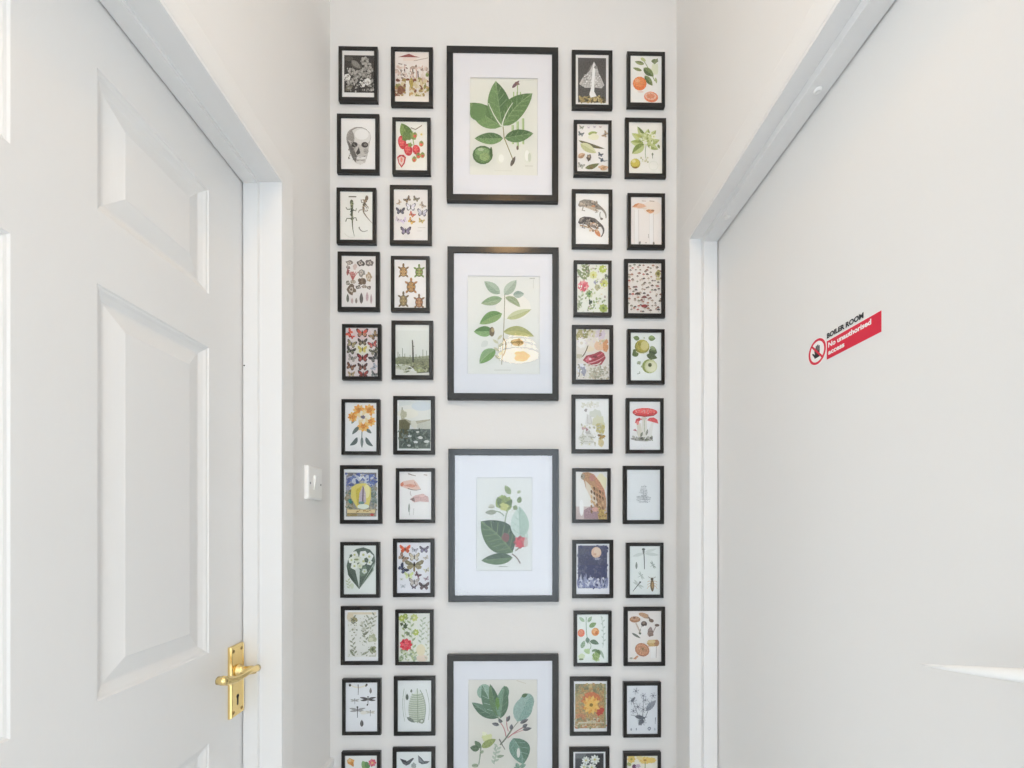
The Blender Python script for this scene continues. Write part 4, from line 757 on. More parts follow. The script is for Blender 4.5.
def c7(a):   # brown bird of prey on a branch
    a.rect_(135, 143, 402, 550, '#e6e3dd'); a.ell(350, 230, 50, 70, '#e9e0ac', jag=.15); a.rect_(135, 440, 402, 550, '#cdbdb9'); a.poly([(205, 545), (205, 470), (260, 440), (330, 450), (400, 520), (400, 550)], '#a08288'); a.poly([(330, 550), (320, 500), (400, 500), (400, 550)], '#c1a05c')
    a.poly([(180, 190), (195, 150), (240, 145), (290, 165), (340, 235), (375, 290), (392, 370), (395, 440), (370, 500), (330, 480), (290, 430), (255, 350), (220, 280), (205, 220)], '#b58a62'); a.poly([(290, 165), (345, 235), (380, 300), (392, 380), (350, 330), (300, 250)], '#c98f6c'); a.poly([(215, 215), (260, 260), (300, 340), (330, 450), (270, 380), (225, 290)], '#e0d0b8'); a.ell(196, 185, 18, 26, '#a99a80'); a.ell(188, 182, 6, 6, '#3d3428'); a.ell(275, 195, 24, 30, '#b98072')
    for k in range(26): a.leaf(265 + (k % 5) * 24, 255 + (k // 5) * 42 + (k % 5) * 14, 275 + (k % 5) * 24, 290 + (k // 5) * 42 + (k % 5) * 14, 8, random.choice(['#7b5a38', '#94724a', '#d2b07e', '#66492c']))
    a.ell(350, 490, 24, 34, '#bfa04e', jag=.25); a.ell(300, 465, 28, 20, '#dba89a'); a.scatter(20, (330, 440, 395, 540), ['#a98a44', '#d2b768', '#8a6b38'], 4, 8); a.ell(185, 450, 18, 70, '#efedea')
def d7(a):   # faint pencil tree
    a.rect_(573, 127, 852, 555, '#e3e6e7'); a.ell(715, 285, 26, 26, '#d3d5d6', jag=.3); a.ell(715, 320, 34, 26, '#cdd0d1', jag=.3); a.ell(712, 362, 54, 16, '#c9cccd', jag=.3); a.ell(690, 400, 16, 8, '#c9cbcd'); a.ell(735, 400, 18, 8, '#c9cbcd')
    a.scatter(50, (690, 265, 740, 350), ['#b5b8ba', '#c7cacb', '#a5a8ab', '#d9dbdc'], 2.5, 5); a.scatter(40, (655, 350, 775, 405), ['#b5b8bb', '#c7cacc', '#9fa3a7'], 2.5, 5); a.line([(714, 300), (714, 385)], 4, '#a9acaf'); a.line([(660, 385), (712, 380), (772, 382)], 4, '#a3a7ab')
def c8(a):   # moon over pale plants at night
    a.rect_(140, 118, 420, 547, '#eae9ee'); a.rect_(155, 133, 402, 497, '#474a66'); a.rect_(155, 133, 402, 210, '#55566c'); a.rect_(155, 300, 402, 400, '#40446a'); a.scatter(60, (160, 140, 400, 380), ['#4f5270', '#42466a', '#585a74'], 6, 14)
    a.ell(310, 192, 43, 47, '#e3bfa0'); a.ell(318, 186, 30, 34, '#ebcfb4'); a.ell(300, 205, 12, 9, '#d3a98a', jag=.3); a.ell(318, 245, 26, 10, '#9193a8', jag=.3)
    for k in range(34): x = 160 + k * 7.2; h = random.uniform(60, 140) * (.75 if k > 16 else 1); a.leaf(x, 497, x + random.uniform(-16, 16), 497 - h, 9, random.choice(['#a9adc6', '#8d92b2', '#c6c9da', '#777ca2']))
    a.scatter(50, (158, 400, 400, 495), ['#d5d7e4', '#6b7098', '#9da2c0', '#3c4068'], 5, 10)
def d8(a):   # dragonflies and bugs
    a.rect_(597, 138, 852, 550, '#e3e9e4'); a.leaf(715, 200, 620, 225, 14, '#d2d8d2'); a.leaf(725, 200, 845, 215, 14, '#cfd6d0'); a.leaf(725, 190, 825, 160, 12, '#d3d9d3'); a.ell(714, 165, 14, 10, '#4b504b'); a.line([(714, 175), (716, 205)], 18, '#6a6f6a', 12); a.line([(718, 205), (721, 270), (722, 335)], 8, '#454a48', 6)
    a.leaf(654, 335, 655, 270, 9, '#7d847c'); dragon(a, 795, 298, 80, 42, '#6b716a', '#a9b0a8', 60); dragon(a, 695, 388, 80, 44, '#8b918a', '#bcc3bb', 60); dragon(a, 670, 465, 110, 96, '#565b58', '#c5cbc4', 38)
    for sg in (-1, 1):
        for k in range(3): a.curve((787, 440 + k * 16), (787 + sg * 28, 430 + k * 20), (787 + sg * 42, 445 + k * 28), 4, '#c99a62', 3)
        a.curve((787, 408), (787 + sg * 14, 415), (787 + sg * 32, 398), 4, '#6d6453', 3)
    a.leaf(789, 528, 786, 405, 17, '#77613f', '#4a3c28'); a.ell(786, 420, 12, 12, '#4f4636'); a.ell(790, 470, 8, 28, '#a88450')
def c9(a):   # peaches on a twig
    a.rect_(147, 167, 410, 577, '#e6ede6'); a.curve((225, 190), (220, 300), (240, 420), 6, '#93a890'); a.leaf(210, 230, 165, 190, 14, '#a9c09f', '#cfdcc8'); a.leaf(238, 235, 272, 185, 14, '#93ad8a', '#c5d5bd'); a.leaf(250, 275, 310, 240, 20, '#7f9c64', '#b7c9a2'); a.curve((350, 180), (380, 290), (365, 450), 5, '#b1bdb1', 3); a.sprig(375, 440, 365, 190, 9, 6, 24, '#c0cbc0')
    a.ell(182, 325, 30, 34, '#d9714e'); a.ell(178, 318, 20, 22, '#e9926a'); a.ell(302, 316, 33, 35, '#e09a4c'); a.ell(298, 308, 22, 22, '#edb572'); a.ell(312, 325, 14, 16, '#d7803c'); a.leaf(185, 455, 210, 390, 18, '#93a98c', '#c3d1bd'); a.leaf(240, 410, 232, 360, 18, '#6f8776'); a.leaf(255, 395, 332, 420, 20, '#5f7860', '#a5b8a2', bend=-5); a.curve((240, 400), (290, 430), (240, 480), 5, '#8aa07c')
    a.ell(235, 480, 28, 24, '#b5cc92', jag=.25); a.ell(305, 530, 30, 36, '#b7cb84', jag=.2); a.leaf(300, 480, 345, 510, 28, '#8aa865', half='#59763f'); a.leaf(345, 470, 375, 545, 10, '#a9b9a4'); a.ell(185, 525, 28, 26, '#cfdcae', jag=.2); a.ell(182, 548, 20, 8, '#77865f'); a.scatter(24, (285, 500, 330, 560), ['#9db36c', '#cddb9e', '#7f9a54'], 4, 7); a.leaf(270, 480, 320, 465, 11, '#75906a')
def d9(a):   # brown mushrooms
    a.rect_(580, 137, 862, 570, '#eee4dc'); a.poly([(690, 180), (715, 155), (755, 170), (760, 205), (720, 200)], '#b5977a'); a.line([(755, 190), (775, 215)], 12, '#7c6656'); a.ell(712, 172, 40, 18, '#b78e6a', 15); a.ell(780, 220, 22, 15, '#7a5f4e', 20); a.line([(650, 240), (690, 330)], 12, '#c8b4a2'); a.ell(642, 210, 46, 27, '#a97a58'); a.ell(642, 203, 36, 16, '#c49a78'); a.ell(636, 196, 12, 8, '#7c5640')
    a.ell(718, 248, 26, 24, '#594a44'); a.ell(716, 240, 13, 10, '#8b7668'); a.line([(700, 270), (675, 330)], 8, '#8c8478'); a.ell(828, 260, 20, 12, '#6f5a4e'); a.line([(820, 270), (780, 345)], 8, '#a08e84'); a.leaf(765, 360, 775, 270, 24, '#9a8480'); a.ell(775, 330, 24, 30, '#8b7468', jag=.25); a.leaf(615, 325, 690, 370, 10, '#6f7268'); a.ell(685, 330, 10, 8, '#4c5a4a'); a.ell(722, 300, 30, 40, '#f0eae4', jag=.2)
    a.poly([(755, 385), (835, 382), (845, 415), (830, 440), (765, 440), (742, 415)], '#d0b06e'); a.ell(825, 410, 22, 28, '#a87a54'); a.ell(780, 400, 36, 14, '#e0c888'); a.poly([(778, 440), (826, 438), (822, 535), (775, 540)], '#efebe6'); a.line([(824, 440), (820, 535)], 5, '#b7afa8'); a.ell(703, 468, 64, 55, '#a9704e', 35); a.ell(703, 465, 56, 46, '#cd9670', 35); a.ell(708, 460, 28, 22, '#b58460', 35); a.ell(712, 460, 12, 9, '#7d6a3c'); a.poly([(625, 545), (660, 515), (672, 522), (650, 550)], '#bf8a66'); a.ell(610, 540, 14, 8, '#a9ab94'); a.scatter(30, (650, 430, 760, 510), ['#dcae8c', '#b37d5a', '#c68f6c'], 3, 6)
def c10(a):   # golden flower on an ornate orange ground
    a.rect_(107, 102, 360, 487, '#eceaea'); a.rect_(118, 125, 352, 462, '#b39a62'); a.rect_(118, 125, 352, 175, '#8d8a62'); a.scatter(60, (120, 128, 350, 200), ['#a79c6a', '#c7b274', '#7d7a54', '#b08a4c'], 6, 12); a.rect_(118, 350, 352, 462, '#b3925e'); a.ell(160, 370, 40, 24, '#c98d5e', jag=.2)
    a.ell(240, 265, 84, 74, '#c4703a', jag=.12); a.ell(305, 330, 36, 34, '#c0492f', jag=.25); a.flower(240, 285, 74, 14, '#e2a428', '#a8801e', fat=.22, col2='#efc64a', rc=.18); a.flower(240, 285, 46, 10, '#f0bf3a', '#8f7418', fat=.25, rc=.3); a.scatter(40, (125, 200, 180, 350), ['#b98f52', '#a8a06a', '#cba468'], 6, 11); a.scatter(40, (300, 180, 350, 300), ['#c08a4c', '#b9a06a', '#a8844c'], 6, 11); a.curve((205, 350), (210, 390), (240, 400), 6, '#d9b040')
    a.scatter(70, (122, 385, 350, 458), ['#d3c6a4', '#a88a58', '#8b8a62', '#c98a5a', '#b9a87c'], 5, 11); a.rect_(140, 412, 215, 424, '#d8cfae'); a.rect_(225, 415, 335, 424, '#cfc4a0'); a.rect_(340, 130, 350, 460, '#98a074')
def d10(a):   # ink drawn flowers
    a.rect_(515, 137, 748, 505, '#e2e4e8')
    for x, y, r in ((585, 180, 26), (560, 255, 34), (600, 300, 34), (640, 215, 24), (655, 250, 26), (715, 215, 26), (690, 280, 36), (640, 320, 28), (620, 385, 34), (640, 415, 26), (565, 330, 24)):
        a.flower(x, y, r, 6, '#dcdee3', '#a3a6ae', fat=.5, rot=x); 
        for k in range(6): t = k * PI / 3 + x; a.curve((x, y), (x + r * .6 * math.cos(t + .5), y + r * .6 * math.sin(t + .5)), (x + r * math.cos(t), y + r * math.sin(t)), 2.6, '#565961', 2)
    for x0, y0, x1, y1 in ((620, 440, 560, 260), (625, 440, 640, 220), (630, 430, 700, 260), (620, 380, 545, 360), (640, 380, 670, 375)): a.curve((x0, y0), ((x0 + x1) / 2 + 10, (y0 + y1) / 2), (x1, y1), 4, '#5d6068', 3)
    a.leaf(660, 330, 735, 250, 22, '#8a8d96', '#4b4e56'); a.leaf(545, 260, 580, 225, 10, '#6d7078'); a.leaf(575, 370, 655, 385, 14, '#5e626c', '#a9acb4'); a.leaf(605, 440, 640, 380, 14, '#6c6f78'); a.ell(548, 470, 6, 10, '#8b8e96'); a.ell(587, 468, 4, 10, '#9b9ea6'); a.ell(685, 465, 14, 13, '#777a82', jag=.2); a.ell(685, 465, 7, 6, '#d0d2d8'); a.line([(732, 380), (730, 430)], 6, '#777a82', 3); a.ell(728, 470, 3, 10, '#8b8e96')
def c11(a):   # white daisies on black (top in view)
    a.rect_(103, 645, 348, 1040, '#ebe9ea'); a.rect_(118, 660, 335, 1020, '#4a4c50'); a.rect_(118, 660, 200, 700, '#6a6d70'); a.rect_(260, 670, 335, 800, '#2f2e30')
    for x, y, r in ((268, 710, 40), (200, 715, 34), (185, 765, 32), (245, 770, 36), (180, 860, 34), (280, 880, 38)): a.flower(x, y, r, 9, '#e6e8de', '#c9be6a', fat=.26, rot=x, col2='#cfd6cc', rc=.22)
    a.sprig(225, 1010, 230, 780, 9, 8, 44, '#93a08c')
def d11(a):   # yellow flowers with purple (top in view)
    a.rect_(515, 677, 748, 1050, '#f3ecd6'); a.flower(655, 715, 50, 11, '#ecc42e', '#b98a1e', fat=.3, col2='#f4da66', sq=.6); a.flower(700, 715, 40, 9, '#efcb3c', fat=.3, sq=.6); a.flower(550, 705, 34, 8, '#e6c64a', '#a9a23c', fat=.35); a.flower(610, 690, 26, 7, '#f0d974', fat=.35); a.ell(572, 765, 16, 20, '#6a3f63'); a.ell(535, 745, 16, 14, '#a9b36a', jag=.3); a.curve((655, 730), (655, 850), (630, 1000), 6, '#7f8f4c')
    a.ell(600, 760, 20, 14, '#c9b1c6', jag=.2); a.flower(690, 850, 40, 8, '#e9c23a', '#9a7b24'); a.flower(570, 860, 34, 7, '#8d5f86', '#d9c25a'); a.sprig(640, 1030, 600, 800, 8, 9, 44, '#8c9a58')
# ---- the four large botanical prints
def l1(a):   # five-part leaf with green fruit
    a.line([(278, 385), (283, 435), (322, 530)], 4, '#8e8450'); a.leaf(312, 560, 332, 515, 8, '#5d5348'); a.line([(342, 190), (342, 280)], 4, '#93a86a'); a.leaf(318, 215, 350, 182, 7, '#6b4a58'); a.leaf(330, 190, 352, 200, 6, '#7b5a52')
    for x in (325, 340, 355): a.line([(x, 232), (x, 270)], 5, '#a9c07a')
    for x, y0, y1 in ((320, 378, 462), (342, 362, 485), (366, 348, 462)): a.line([(x, y0), (x, y1)], 10, '#b7cc90', 6); a.line([(x + 4, y0), (x + 4, y1)], 3, '#8fac62')
    a.ell(342, 478, 5, 10, '#6b5a4a')
    a.leaf(272, 385, 128, 284, 46, '#57793f', '#b9cd96', half='#6e9153', ribs=5, bend=-5); a.ell(168, 322, 36, 40, '#64874a', 40); a.leaf(272, 378, 245, 186, 50, '#4e7040', '#aec68e', half='#67894e', ribs=6); a.leaf(278, 382, 408, 238, 46, '#62844a', '#b9cd96', half='#54763f', ribs=6, bend=-14)
    a.curve((271, 384), (238, 345), (214, 284), 6, '#dfe3cf', 3); a.curve((274, 380), (284, 330), (322, 280), 6, '#dfe3cf', 3)
    a.leaf(278, 438, 152, 440, 26, '#4f7340', '#b0c890', half='#719559', ribs=4); a.leaf(285, 436, 412, 414, 28, '#5b7f49', '#b9cd9c', half='#4b6d3c', ribs=4)
    a.ell(188, 512, 45, 41, '#4a6a38'); a.ell(190, 512, 39, 35, '#5f8148'); a.ell(186, 498, 32, 18, '#7d9c62'); a.ell(196, 520, 22, 18, '#93ad6c'); a.ell(180, 488, 14, 7, '#b5c89a'); a.ell(225, 500, 6, 24, '#43612f')
    a.ell(263, 526, 18, 24, '#e3e5d2'); a.ell(270, 526, 12, 18, '#f0f0e4'); a.ell(388, 516, 20, 32, '#dfe2d0'); a.ell(384, 512, 10, 24, '#f1f1e8'); a.ell(395, 520, 7, 20, '#c9cfba'); a.line([(240, 580), (320, 580)], 3, '#d9d9cc'); a.line([(375, 558), (410, 558)], 3, '#c9c9bb'); a.line([(350, 185), (415, 180)], 2, '#d2d2c4')
def l2(a):   # tall stem of long leaves
    a.ell(330, 300, 80, 60, '#f4eee0'); a.curve((292, 240), (290, 400), (278, 560), 4, '#a79f86'); a.leaf(270, 240, 200, 185, 22, '#a9baa4', '#6e8068', half='#93a88f'); a.leaf(290, 245, 345, 178, 22, '#a3b39f', '#6b7c66', half='#b7c4b2'); a.leaf(330, 245, 380, 240, 16, '#aebdb0', half='#93a698'); a.leaf(280, 262, 185, 285, 20, '#7f9a70', '#b8c8a4', half='#9aae86'); a.leaf(295, 255, 362, 300, 15, '#9aa77e', '#cdd4b2', bend=-8)
    a.leaf(280, 330, 178, 378, 26, '#5f8a3c', '#b9cf8e', half='#86a85c', bend=6); a.leaf(302, 352, 412, 310, 18, '#b9bd82', '#8c955c', half='#c9cc9c'); a.leaf(240, 410, 152, 412, 24, '#4f7d38', '#a9c687', half='#7aa05c'); a.ell(234, 412, 12, 22, '#6e5c40'); a.ell(238, 405, 7, 10, '#a8905e')
    a.leaf(285, 412, 425, 432, 22, '#c1c07a', '#93924c', half='#a9ab62', bend=-14); a.leaf(250, 492, 178, 556, 26, '#7f9f68', '#c0d0aa', half='#6a9348', bend=6); a.ell(350, 460, 32, 18, '#b99a56', jag=.2); a.ell(370, 520, 34, 24, '#d9b878', jag=.2); a.ell(360, 460, 16, 10, '#9a7a3c'); a.leaf(215, 455, 185, 480, 14, '#d3d6cf'); a.sprig(270, 545, 260, 440, 6, 6, 30, '#c9c6a4'); a.curve((285, 440), (310, 470), (285, 520), 5, '#9c8a58')
    a.line([(245, 585), (320, 585)], 3, '#c9c9bf'); a.line([(405, 170), (428, 170)], 4, '#b9b9b0'); a.line([(422, 175), (422, 215)], 3, '#d3d3ca')
def l3(a):   # broad dark leaves and red bloom
    a.curve((325, 515), (350, 530), (362, 558), 6, '#7d6a5c'); a.curve((292, 385), (295, 330), (318, 290), 6, '#9bA58c'); a.curve((290, 345), (270, 315), (235, 325), 5, '#9aa48c'); a.curve((340, 500), (360, 490), (365, 470), 6, '#8a7d68')
    a.leaf(328, 508, 184, 368, 70, '#2f4a24', '#9fb46a', half='#45632f', ribs=6, bend=10); a.leaf(328, 532, 186, 545, 26, '#2f4c26', '#a5b872', half='#4b6a34', ribs=4); a.leaf(362, 450, 358, 300, 42, '#a9c0b0', '#7f9d8c', half='#c3d3c8', ribs=4); a.leaf(395, 420, 380, 470, 10, '#c2d2c6')
    a.ell(290, 285, 34, 32, '#8a9a44', jag=.3); a.leaf(290, 310, 258, 258, 16, '#55682c', '#a9b466'); a.leaf(292, 310, 292, 248, 16, '#7b8c38', '#b8c070'); a.leaf(296, 310, 325, 268, 14, '#5d7030'); a.ell(290, 300, 20, 16, '#c0c262', jag=.3)
    a.leaf(318, 245, 293, 205, 13, '#7f8f5a', '#b5bd8c'); a.leaf(355, 285, 362, 255, 11, '#6d7f48'); a.leaf(330, 300, 350, 312, 11, '#7d8c58'); a.leaf(360, 240, 352, 228, 9, '#a3ae86'); a.leaf(255, 325, 203, 328, 11, '#8b8f78', '#b9bca8'); a.ell(232, 300, 14, 10, '#c5c4b2'); a.line([(218, 305), (245, 303)], 3, '#8b8a74')
    a.flower(362, 462, 30, 8, '#a82c36', '#7d1c28', fat=.42, col2='#c44a50'); a.ell(358, 465, 14, 18, '#c9283c', jag=.3); a.ell(295, 440, 16, 18, '#7a4038', jag=.3); a.ell(388, 462, 10, 22, '#c9b7ae', jag=.2); a.line([(265, 572), (305, 572)], 3, '#9a9a90')
def l4(a):   # lobed leaves with dark buds
    a.line([(460, 250), (515, 268)], 4, '#d2c9b4'); a.leaf(352, 475, 190, 382, 34, '#5f8068', '#a5bca6', half='#486a50', ribs=3, bend=-8); a.ell(262, 315, 40, 46, '#93b09c', 25); a.leaf(345, 470, 255, 275, 50, '#8fae98', '#c3d3c4', half='#55795c', ribs=4); a.leaf(350, 470, 300, 270, 30, '#3f6444', '#93b08e', half='#56794c', ribs=4); a.ell(388, 325, 26, 42, '#5b7d60', 8); a.leaf(362, 480, 385, 280, 38, '#4b6e50', '#a3bca0', half='#6d8f74', ribs=4); a.ell(345, 385, 12, 40, '#5e8a34', jag=.2); a.curve((340, 470), (365, 490), (375, 500), 6, '#5f7a5c')
    a.ell(518, 385, 46, 58, '#8da89c', 20); a.leaf(462, 500, 540, 330, 56, '#7f9f93', '#b7cbc0', half='#9ab5aa', ribs=4); a.leaf(490, 350, 525, 330, 12, '#4b6a40'); a.curve((362, 505), (390, 540), (395, 590), 6, '#b77a78'); a.curve((400, 470), (395, 520), (410, 560), 5, '#b77a78'); a.curve((500, 535), (450, 560), (405, 600), 6, '#a9666a'); a.curve((520, 545), (470, 560), (430, 580), 4, '#b77a78'); a.curve((430, 545), (400, 600), (360, 640), 9, '#6d7262'); a.line([(355, 605), (372, 640), (390, 670)], 8, '#6d6a5c', 4); a.curve((470, 500), (440, 530), (420, 570), 5, '#8a8d78')
    for x0, y0, x1, y1 in ((355, 520, 310, 510), (400, 500, 418, 462), (370, 505, 350, 485), (495, 535, 525, 515), (480, 510, 530, 485), (495, 550, 550, 540), (425, 550, 430, 515)): a.leaf(x0, y0, x1, y1, 11, '#4f4e50', '#85868a', half='#66686c')
    a.leaf(438, 600, 500, 760, 62, '#6f9280', '#a9c0b2', half='#587c66', ribs=4, bend=-14); a.ell(470, 690, 10, 30, '#e4e2d4')
    a.ell(280, 595, 30, 22, '#d3d68c', jag=.35); a.ell(265, 572, 16, 12, '#e6e7bc', jag=.3); a.leaf(248, 655, 335, 605, 22, '#8d9a52', '#c5cc90'); a.leaf(245, 660, 208, 615, 16, '#63795a'); a.leaf(235, 665, 180, 655, 20, '#566c50', '#93a584'); a.curve((245, 650), (240, 710), (232, 760), 8, '#8c9a82', 6); a.leaf(240, 690, 262, 675, 9, '#8a987c'); a.curve((330, 650), (345, 700), (320, 755), 5, '#93a08a'); a.sprig(325, 760, 345, 650, 9, 7, 30, '#b5c0ae'); a.leaf(340, 715, 385, 705, 9, '#8a987f'); a.ell(210, 765, 20, 12, '#9aa88a')
    a.sprig(450, 840, 480, 770, 6, 12, 40, '#7c9a88')
q = 8.5333; s10 = 7.68
W_, N_ = (0.0110, None, 0.0100), (0.0096, None, 0.0132)
PAL, CRM = '#f1efec', '#f5efe6'
PICTURES = []
def add(crop, op, kind, label, fn, paper=PAL, **kw): PICTURES.append((crop, op, *kind, label, fn, paper, kw))
LA = lambda y: (328, y, q)
RA = lambda y: (560, y, q)
add(LA(30), (122, 178, 392, 570), N_, 'small black frame with a dark monochrome photograph of flowers, top of the outer left column', a1)
add(LA(30), (573, 187, 860, 610), W_, 'small black frame with a pale pink and ochre pavilion scene with white posts', b1, '#f1e6dc')
add(LA(110), (113, 73, 402, 503), W_, 'small black frame with a grey engraving of a human skull', a2, '#edebe8')
add(LA(110), (580, 100, 845, 512), N_, 'small black frame with a print of red strawberries and green leaves', b2, '#f2efe2')
add(LA(180), (105, 100, 378, 508), N_, 'small black frame with a drawing of two long-tailed lizards on white paper', a3)
add(LA(180), (563, 82, 850, 512), W_, 'small black frame with loosely scattered small butterflies on cream paper, beside the two lizards', b3, CRM)
add(LA(240), (118, 137, 405, 570), W_, 'small black frame with rows of small brown and pink sea specimens on cream paper', a4, CRM)
add(LA(240), (568, 170, 835, 576), N_, 'small black frame with five brown and green tortoises seen from above', b4)
add(LA(310), (152, 153, 422, 565), N_, 'small black frame crowded with three columns of red and brown butterflies', a5, '#fbe9e4')
add(LA(310), (577, 127, 862, 555), W_, 'small black frame with a pale misty marsh and one bare trunk', b5, '#ecebe4')
add(LA(385), (147, 152, 412, 565), N_, 'small black frame with a bunch of golden yellow flowers on grey stems', a6)
add(LA(385), (592, 130, 877, 558), W_, 'small black frame with a dark river landscape and pale rocks', b6)
add(LA(455), (138, 122, 425, 553), W_, 'small black frame with a yellow and blue poster with a caption band', a7)
add(LA(455), (610, 143, 880, 550), N_, 'small black frame with two pale pink beaked shapes on white paper', b7)
add(LA(525), (137, 175, 408, 590), N_, 'small black frame with a large dark leaf behind white blossom', a8)
add(LA(525), (590, 150, 873, 580), W_, 'small black frame of mixed butterflies with an orange one in the top left corner', b8)
add(LA(595), (145, 130, 427, 562), W_, 'small black frame with a faded sepia study of wild flowers', a9)
add(LA(595), (605, 157, 868, 568), N_, 'small black frame with one bright red flower among green foliage', b9)
add((328, 668, s10), (137, 113, 377, 487), N_, 'small black frame with grey dragonflies and beetles in rows on white paper', a10)
add((328, 668, s10), (537, 97, 792, 487), W_, 'small black frame with a pale ribbed fern frond', b10)
add((328, 668, s10), (132, 675, 375, 1048), N_, 'small black frame with orange and pink flowers, cut off by the bottom edge', a11, bottom_z=0.1300)
add((328, 668, s10), (528, 645, 792, 1031), W_, 'small black frame with grey winged creatures, cut off by the bottom edge', b11, bottom_z=0.1380)
add(RA(30), (135, 213, 413, 633), W_, 'small black frame with a white net-skirted mushroom on a dark ground', c1)
add(RA(30), (603, 222, 865, 617), N_, 'small black frame with an orange and a cut half under green leaves', d1)
add(RA(110), (147, 122, 410, 522), N_, 'small black frame with assorted insects around a long green pod', c2, CRM)
add(RA(110), (590, 107, 870, 538), W_, 'small black frame with bushy green foliage over one yellow fruit', d2, '#f3f0e6')
add(RA(180), (135, 118, 413, 545), W_, 'small black frame with two hunched long-tailed grey reptiles, one above the other', c3)
add(RA(180), (607, 147, 865, 548), N_, 'small black frame with two tall thin pale mushrooms', d3)
add(RA(245), (147, 165, 410, 573), N_, 'small black frame with a green garden flower collage and one pink bloom', c4)
add(RA(245), (583, 157, 862, 582), W_, 'small black frame packed with dozens of tiny brown mushrooms', d4, CRM)
add(RA(315), (137, 122, 420, 550), W_, 'small black frame with a cream flower collage around a ruffled crimson shape', c5)
add(RA(315), (605, 152, 862, 557), N_, 'small black frame with a whole green apple and a halved one', d5)
add(RA(385), (133, 118, 415, 548), W_, 'small black frame with a very faint pastel garden sketch', c6)
add(RA(385), (595, 143, 853, 552), N_, 'small black frame with a clump of red-capped toadstools', d6)
add(RA(455), (135, 143, 402, 550), N_, 'small black frame with a brown speckled bird of prey', c7)
add(RA(455), (573, 127, 852, 555), W_, 'small black frame holding nearly blank paper with a tiny grey pencil sketch', d7, '#e3e6e7')
add(RA(530), (140, 118, 420, 547), W_, 'small black frame with a peach full moon in a dark blue night', c8)
add(RA(530), (597, 138, 852, 550), N_, 'small black frame with slender dragonflies and one brown beetle on pale green paper', d8)
add(RA(595), (147, 167, 410, 577), N_, 'small black frame with two orange peaches on a leafy twig', c9)
add(RA(595), (580, 137, 862, 570), W_, 'small black frame with a group of large brown mushrooms on cream paper', d9)
add((560, 668, s10), (107, 102, 360, 487), W_, 'small black frame with a golden daisy on an ornate orange ground', c10)
add((560, 668, s10), (515, 137, 748, 505), N_, 'small black frame with a black and white ink drawing of flowers', d10)
add((560, 668, s10), (103, 645, 348, 1031), W_, 'small black frame with white daisies on black, cut off by the bottom edge', c11, bottom_z=0.1380)
add((560, 668, s10), (515, 677, 748, 1045), N_, 'small black frame with yellow and purple flowers, cut off by the bottom edge', d11, bottom_z=0.1300)
BIG = (0.0176, None, 0.0150)
add((440, 38, 4.416), (58, 70, 494, 690), BIG, 'large black frame with five green leaves and a round green fruit', l1, '#e2e2d5', large=True, mat_rect=(132, 175, 430, 600))
add((440, 240, 4.518), (63, 62, 507, 692), BIG, 'large black frame with a tall stem of narrow green leaves', l2, '#e3e3db', large=True, mat_rect=(125, 163, 450, 603))
add((440, 440, 4.518), (67, 70, 507, 702), BIG, 'large black frame with two broad dark leaves and a red bloom', l3, '#dedfda', large=True, mat_rect=(165, 170, 415, 590))
add((440, 640, 6.0), (82, 127, 673, 970), BIG, 'large black frame with rounded blue-green leaves and dark buds, lowest of all', l4, '#e0dbce', large=True, bottom_z=0.382, mat_rect=(170, 243, 582, 840))


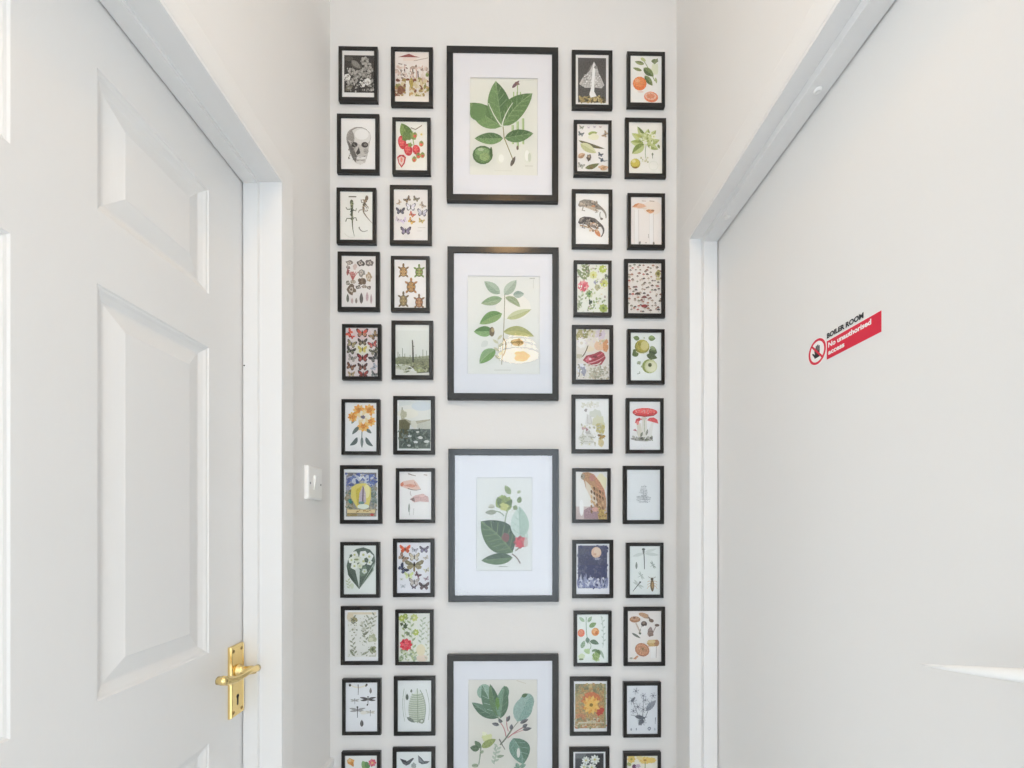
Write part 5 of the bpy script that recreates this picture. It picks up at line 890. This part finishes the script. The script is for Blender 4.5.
# ------------------------------------------------------------------ the pictures on the end wall
def picture(crop, op, top, side, depth, label, draw, paper, large=False, bottom_z=None, mat_rect=None, roll=0.0):
    x0c, y0c, sc = crop; Yf = YE - depth
    tx = lambda v: x0c + v / sc
    ty = lambda v: y0c + v / sc
    L, T_, R, B = op
    Yp = Yf + 0.0036
    mx_, my_ = (tx(L) + tx(R)) / 2, (ty(T_) + ty(B)) / 2
    yl, yr = (Yp, Yf) if tx(R) < CX else ((Yf, Yp) if tx(L) > CX else (Yp, Yp))
    yt, yb = (Yp, Yf) if ty(B) < CY else ((Yf, Yp) if ty(T_) > CY else (Yp, Yp))
    a_ = at_y(tx(L), my_, yl); b_ = at_y(tx(R), my_, yr)
    zt_ = at_y(mx_, ty(T_), yt).z
    # the wall is seen very slightly from the side: average the two edges' heights
    if bottom_z is None:
        zb = at_y(mx_, ty(B), yb).z
    else:
        zb = zt_ - bottom_z
    xa, xb = a_.x, b_.x
    cx, cz = (xa + xb) / 2, (zt_ + zb) / 2; hw, hh = (xb - xa) / 2, (zt_ - zb) / 2
    bw = top
    root = thing('picture_frame', label, 'picture', (cx, YE, cz), (0, math.radians(roll), 0), 'large framed botanical prints' if large else 'small framed prints on the end wall')
    bm = bmesh.new()
    ring_loft(bm, -hw, hw, -hh, hh, [(0, -0.001), (0, -depth + 0.0006), (0.0006, -depth), (bw - 0.001, -depth), (bw, -depth + 0.001), (bw, -0.001), (bw - 0.0005, 0)])
    obj('frame', bm, 'black', root)
    yp = -depth + 0.0036
    if large:
        # mount with a bevelled window, the drawing behind it
        ml, mt, mr_, mb = mat_rect
        f = lambda v: -hw + (v - L) / (R - L) * 2 * hw
        g = lambda v: hh - (v - T_) / (B - T_) * 2 * hh
        bm = bmesh.new()
        wx0, wx1, wz1 = f(ml), f(mr_), g(mt); wz0 = g(mb)
        rings = ring_loft(bm, wx0, wx1, wz0, wz1, [(0, yp + 0.0012), (0.0010, yp)], close=False)
        outer = [bm.verts.new(p) for p in ((-hw - 0.003, yp, -hh - 0.003), (hw + 0.003, yp, -hh - 0.003), (hw + 0.003, yp, hh + 0.003), (-hw - 0.003, yp, hh + 0.003))]
        for k in range(4): bm.faces.new((rings[1][k], rings[1][(k + 1) % 4], outer[(k + 1) % 4], outer[k]))
        obj('mount', bm, 'mat', root)
        art = Art((ml, mt, mr_, mb), wx0, wx1, wz0, wz1, paper); draw(art); art.build('print', root, yp + 0.0026)
    else:
        random.seed(len(label) * 131 + ord(label[-1]))
        art = Art(op, -hw, hw, -hh, hh, paper); draw(art); art.build('print', root, yp)
    bm = bmesh.new()
    yg = -depth + 0.0013
    bm.faces.new([bm.verts.new(v) for v in ((-hw - 0.002, yg, -hh - 0.002), (hw + 0.002, yg, -hh - 0.002), (hw + 0.002, yg, hh + 0.002), (-hw - 0.002, yg, hh + 0.002))])
    obj('glass', bm, 'glass', root, recalc=False)
    return root
for p in PICTURES: picture(*p[:-1], **p[-1])

# ------------------------------------------------------------------ light: daylight through the opening behind, added side fills, the warm pendant
def area(name, loc, rot, sx, sy, e, col):
    l = bpy.data.lights.new(name, 'AREA'); l.shape = 'RECTANGLE'; l.size = sx; l.size_y = sy; l.energy = e; l.color = col
    o = bpy.data.objects.new(name, l); C.objects.link(o); o.location = loc; o.rotation_euler = rot; return o
area('window_daylight', (-0.03, YB - 0.16, (WZ0 + WZ1) / 2), (PI / 2, 0, 0), 1.38, 1.85, 44.0, (0.76, 0.89, 1.0))
for nm, sx in (('added_fill_left', -1), ('added_fill_right', 1)):  # added daylight fill from the hall sides, aimed at the doors
    area(nm, (sx * (HX + 0.16), (SY_0 + SY_1) / 2, 1.35), (0, sx * PI / 2, 0), 2.3, 1.65, 84.0 if sx > 0 else 104.0, (0.85, 0.935, 1.0))
W = bpy.data.worlds.new('World'); bpy.context.scene.world = W; W.use_nodes = True
W.node_tree.nodes['Background'].inputs[0].default_value = (0.85, 0.93, 1.0, 1); W.node_tree.nodes['Background'].inputs[1].default_value = 0.4

# ------------------------------------------------------------------ camera
cam = bpy.data.cameras.new('Camera'); co = bpy.data.objects.new('Camera', cam); C.objects.link(co)
co.location = (0, 0, EYE); co.rotation_euler = (PI / 2, 0, -TH)
cam.sensor_width = 36.0; cam.lens = F / 1024 * 36.0; cam.clip_start = 0.01
cam.shift_x = (512 - CX) / 1024; cam.shift_y = (CY - 384) / 1024
S = bpy.context.scene
S.camera = co
S.view_settings.view_transform = 'Standard'; S.view_settings.look = 'None'; S.view_settings.gamma = 1.0; S.view_settings.use_curve_mapping = False
S.view_settings.exposure = -0.42
S.cycles.use_denoising = True; S.cycles.max_bounces = 16; S.cycles.diffuse_bounces = 12; S.cycles.glossy_bounces = 4; S.cycles.transparent_max_bounces = 12
S.cycles.sample_clamp_indirect = 8.0
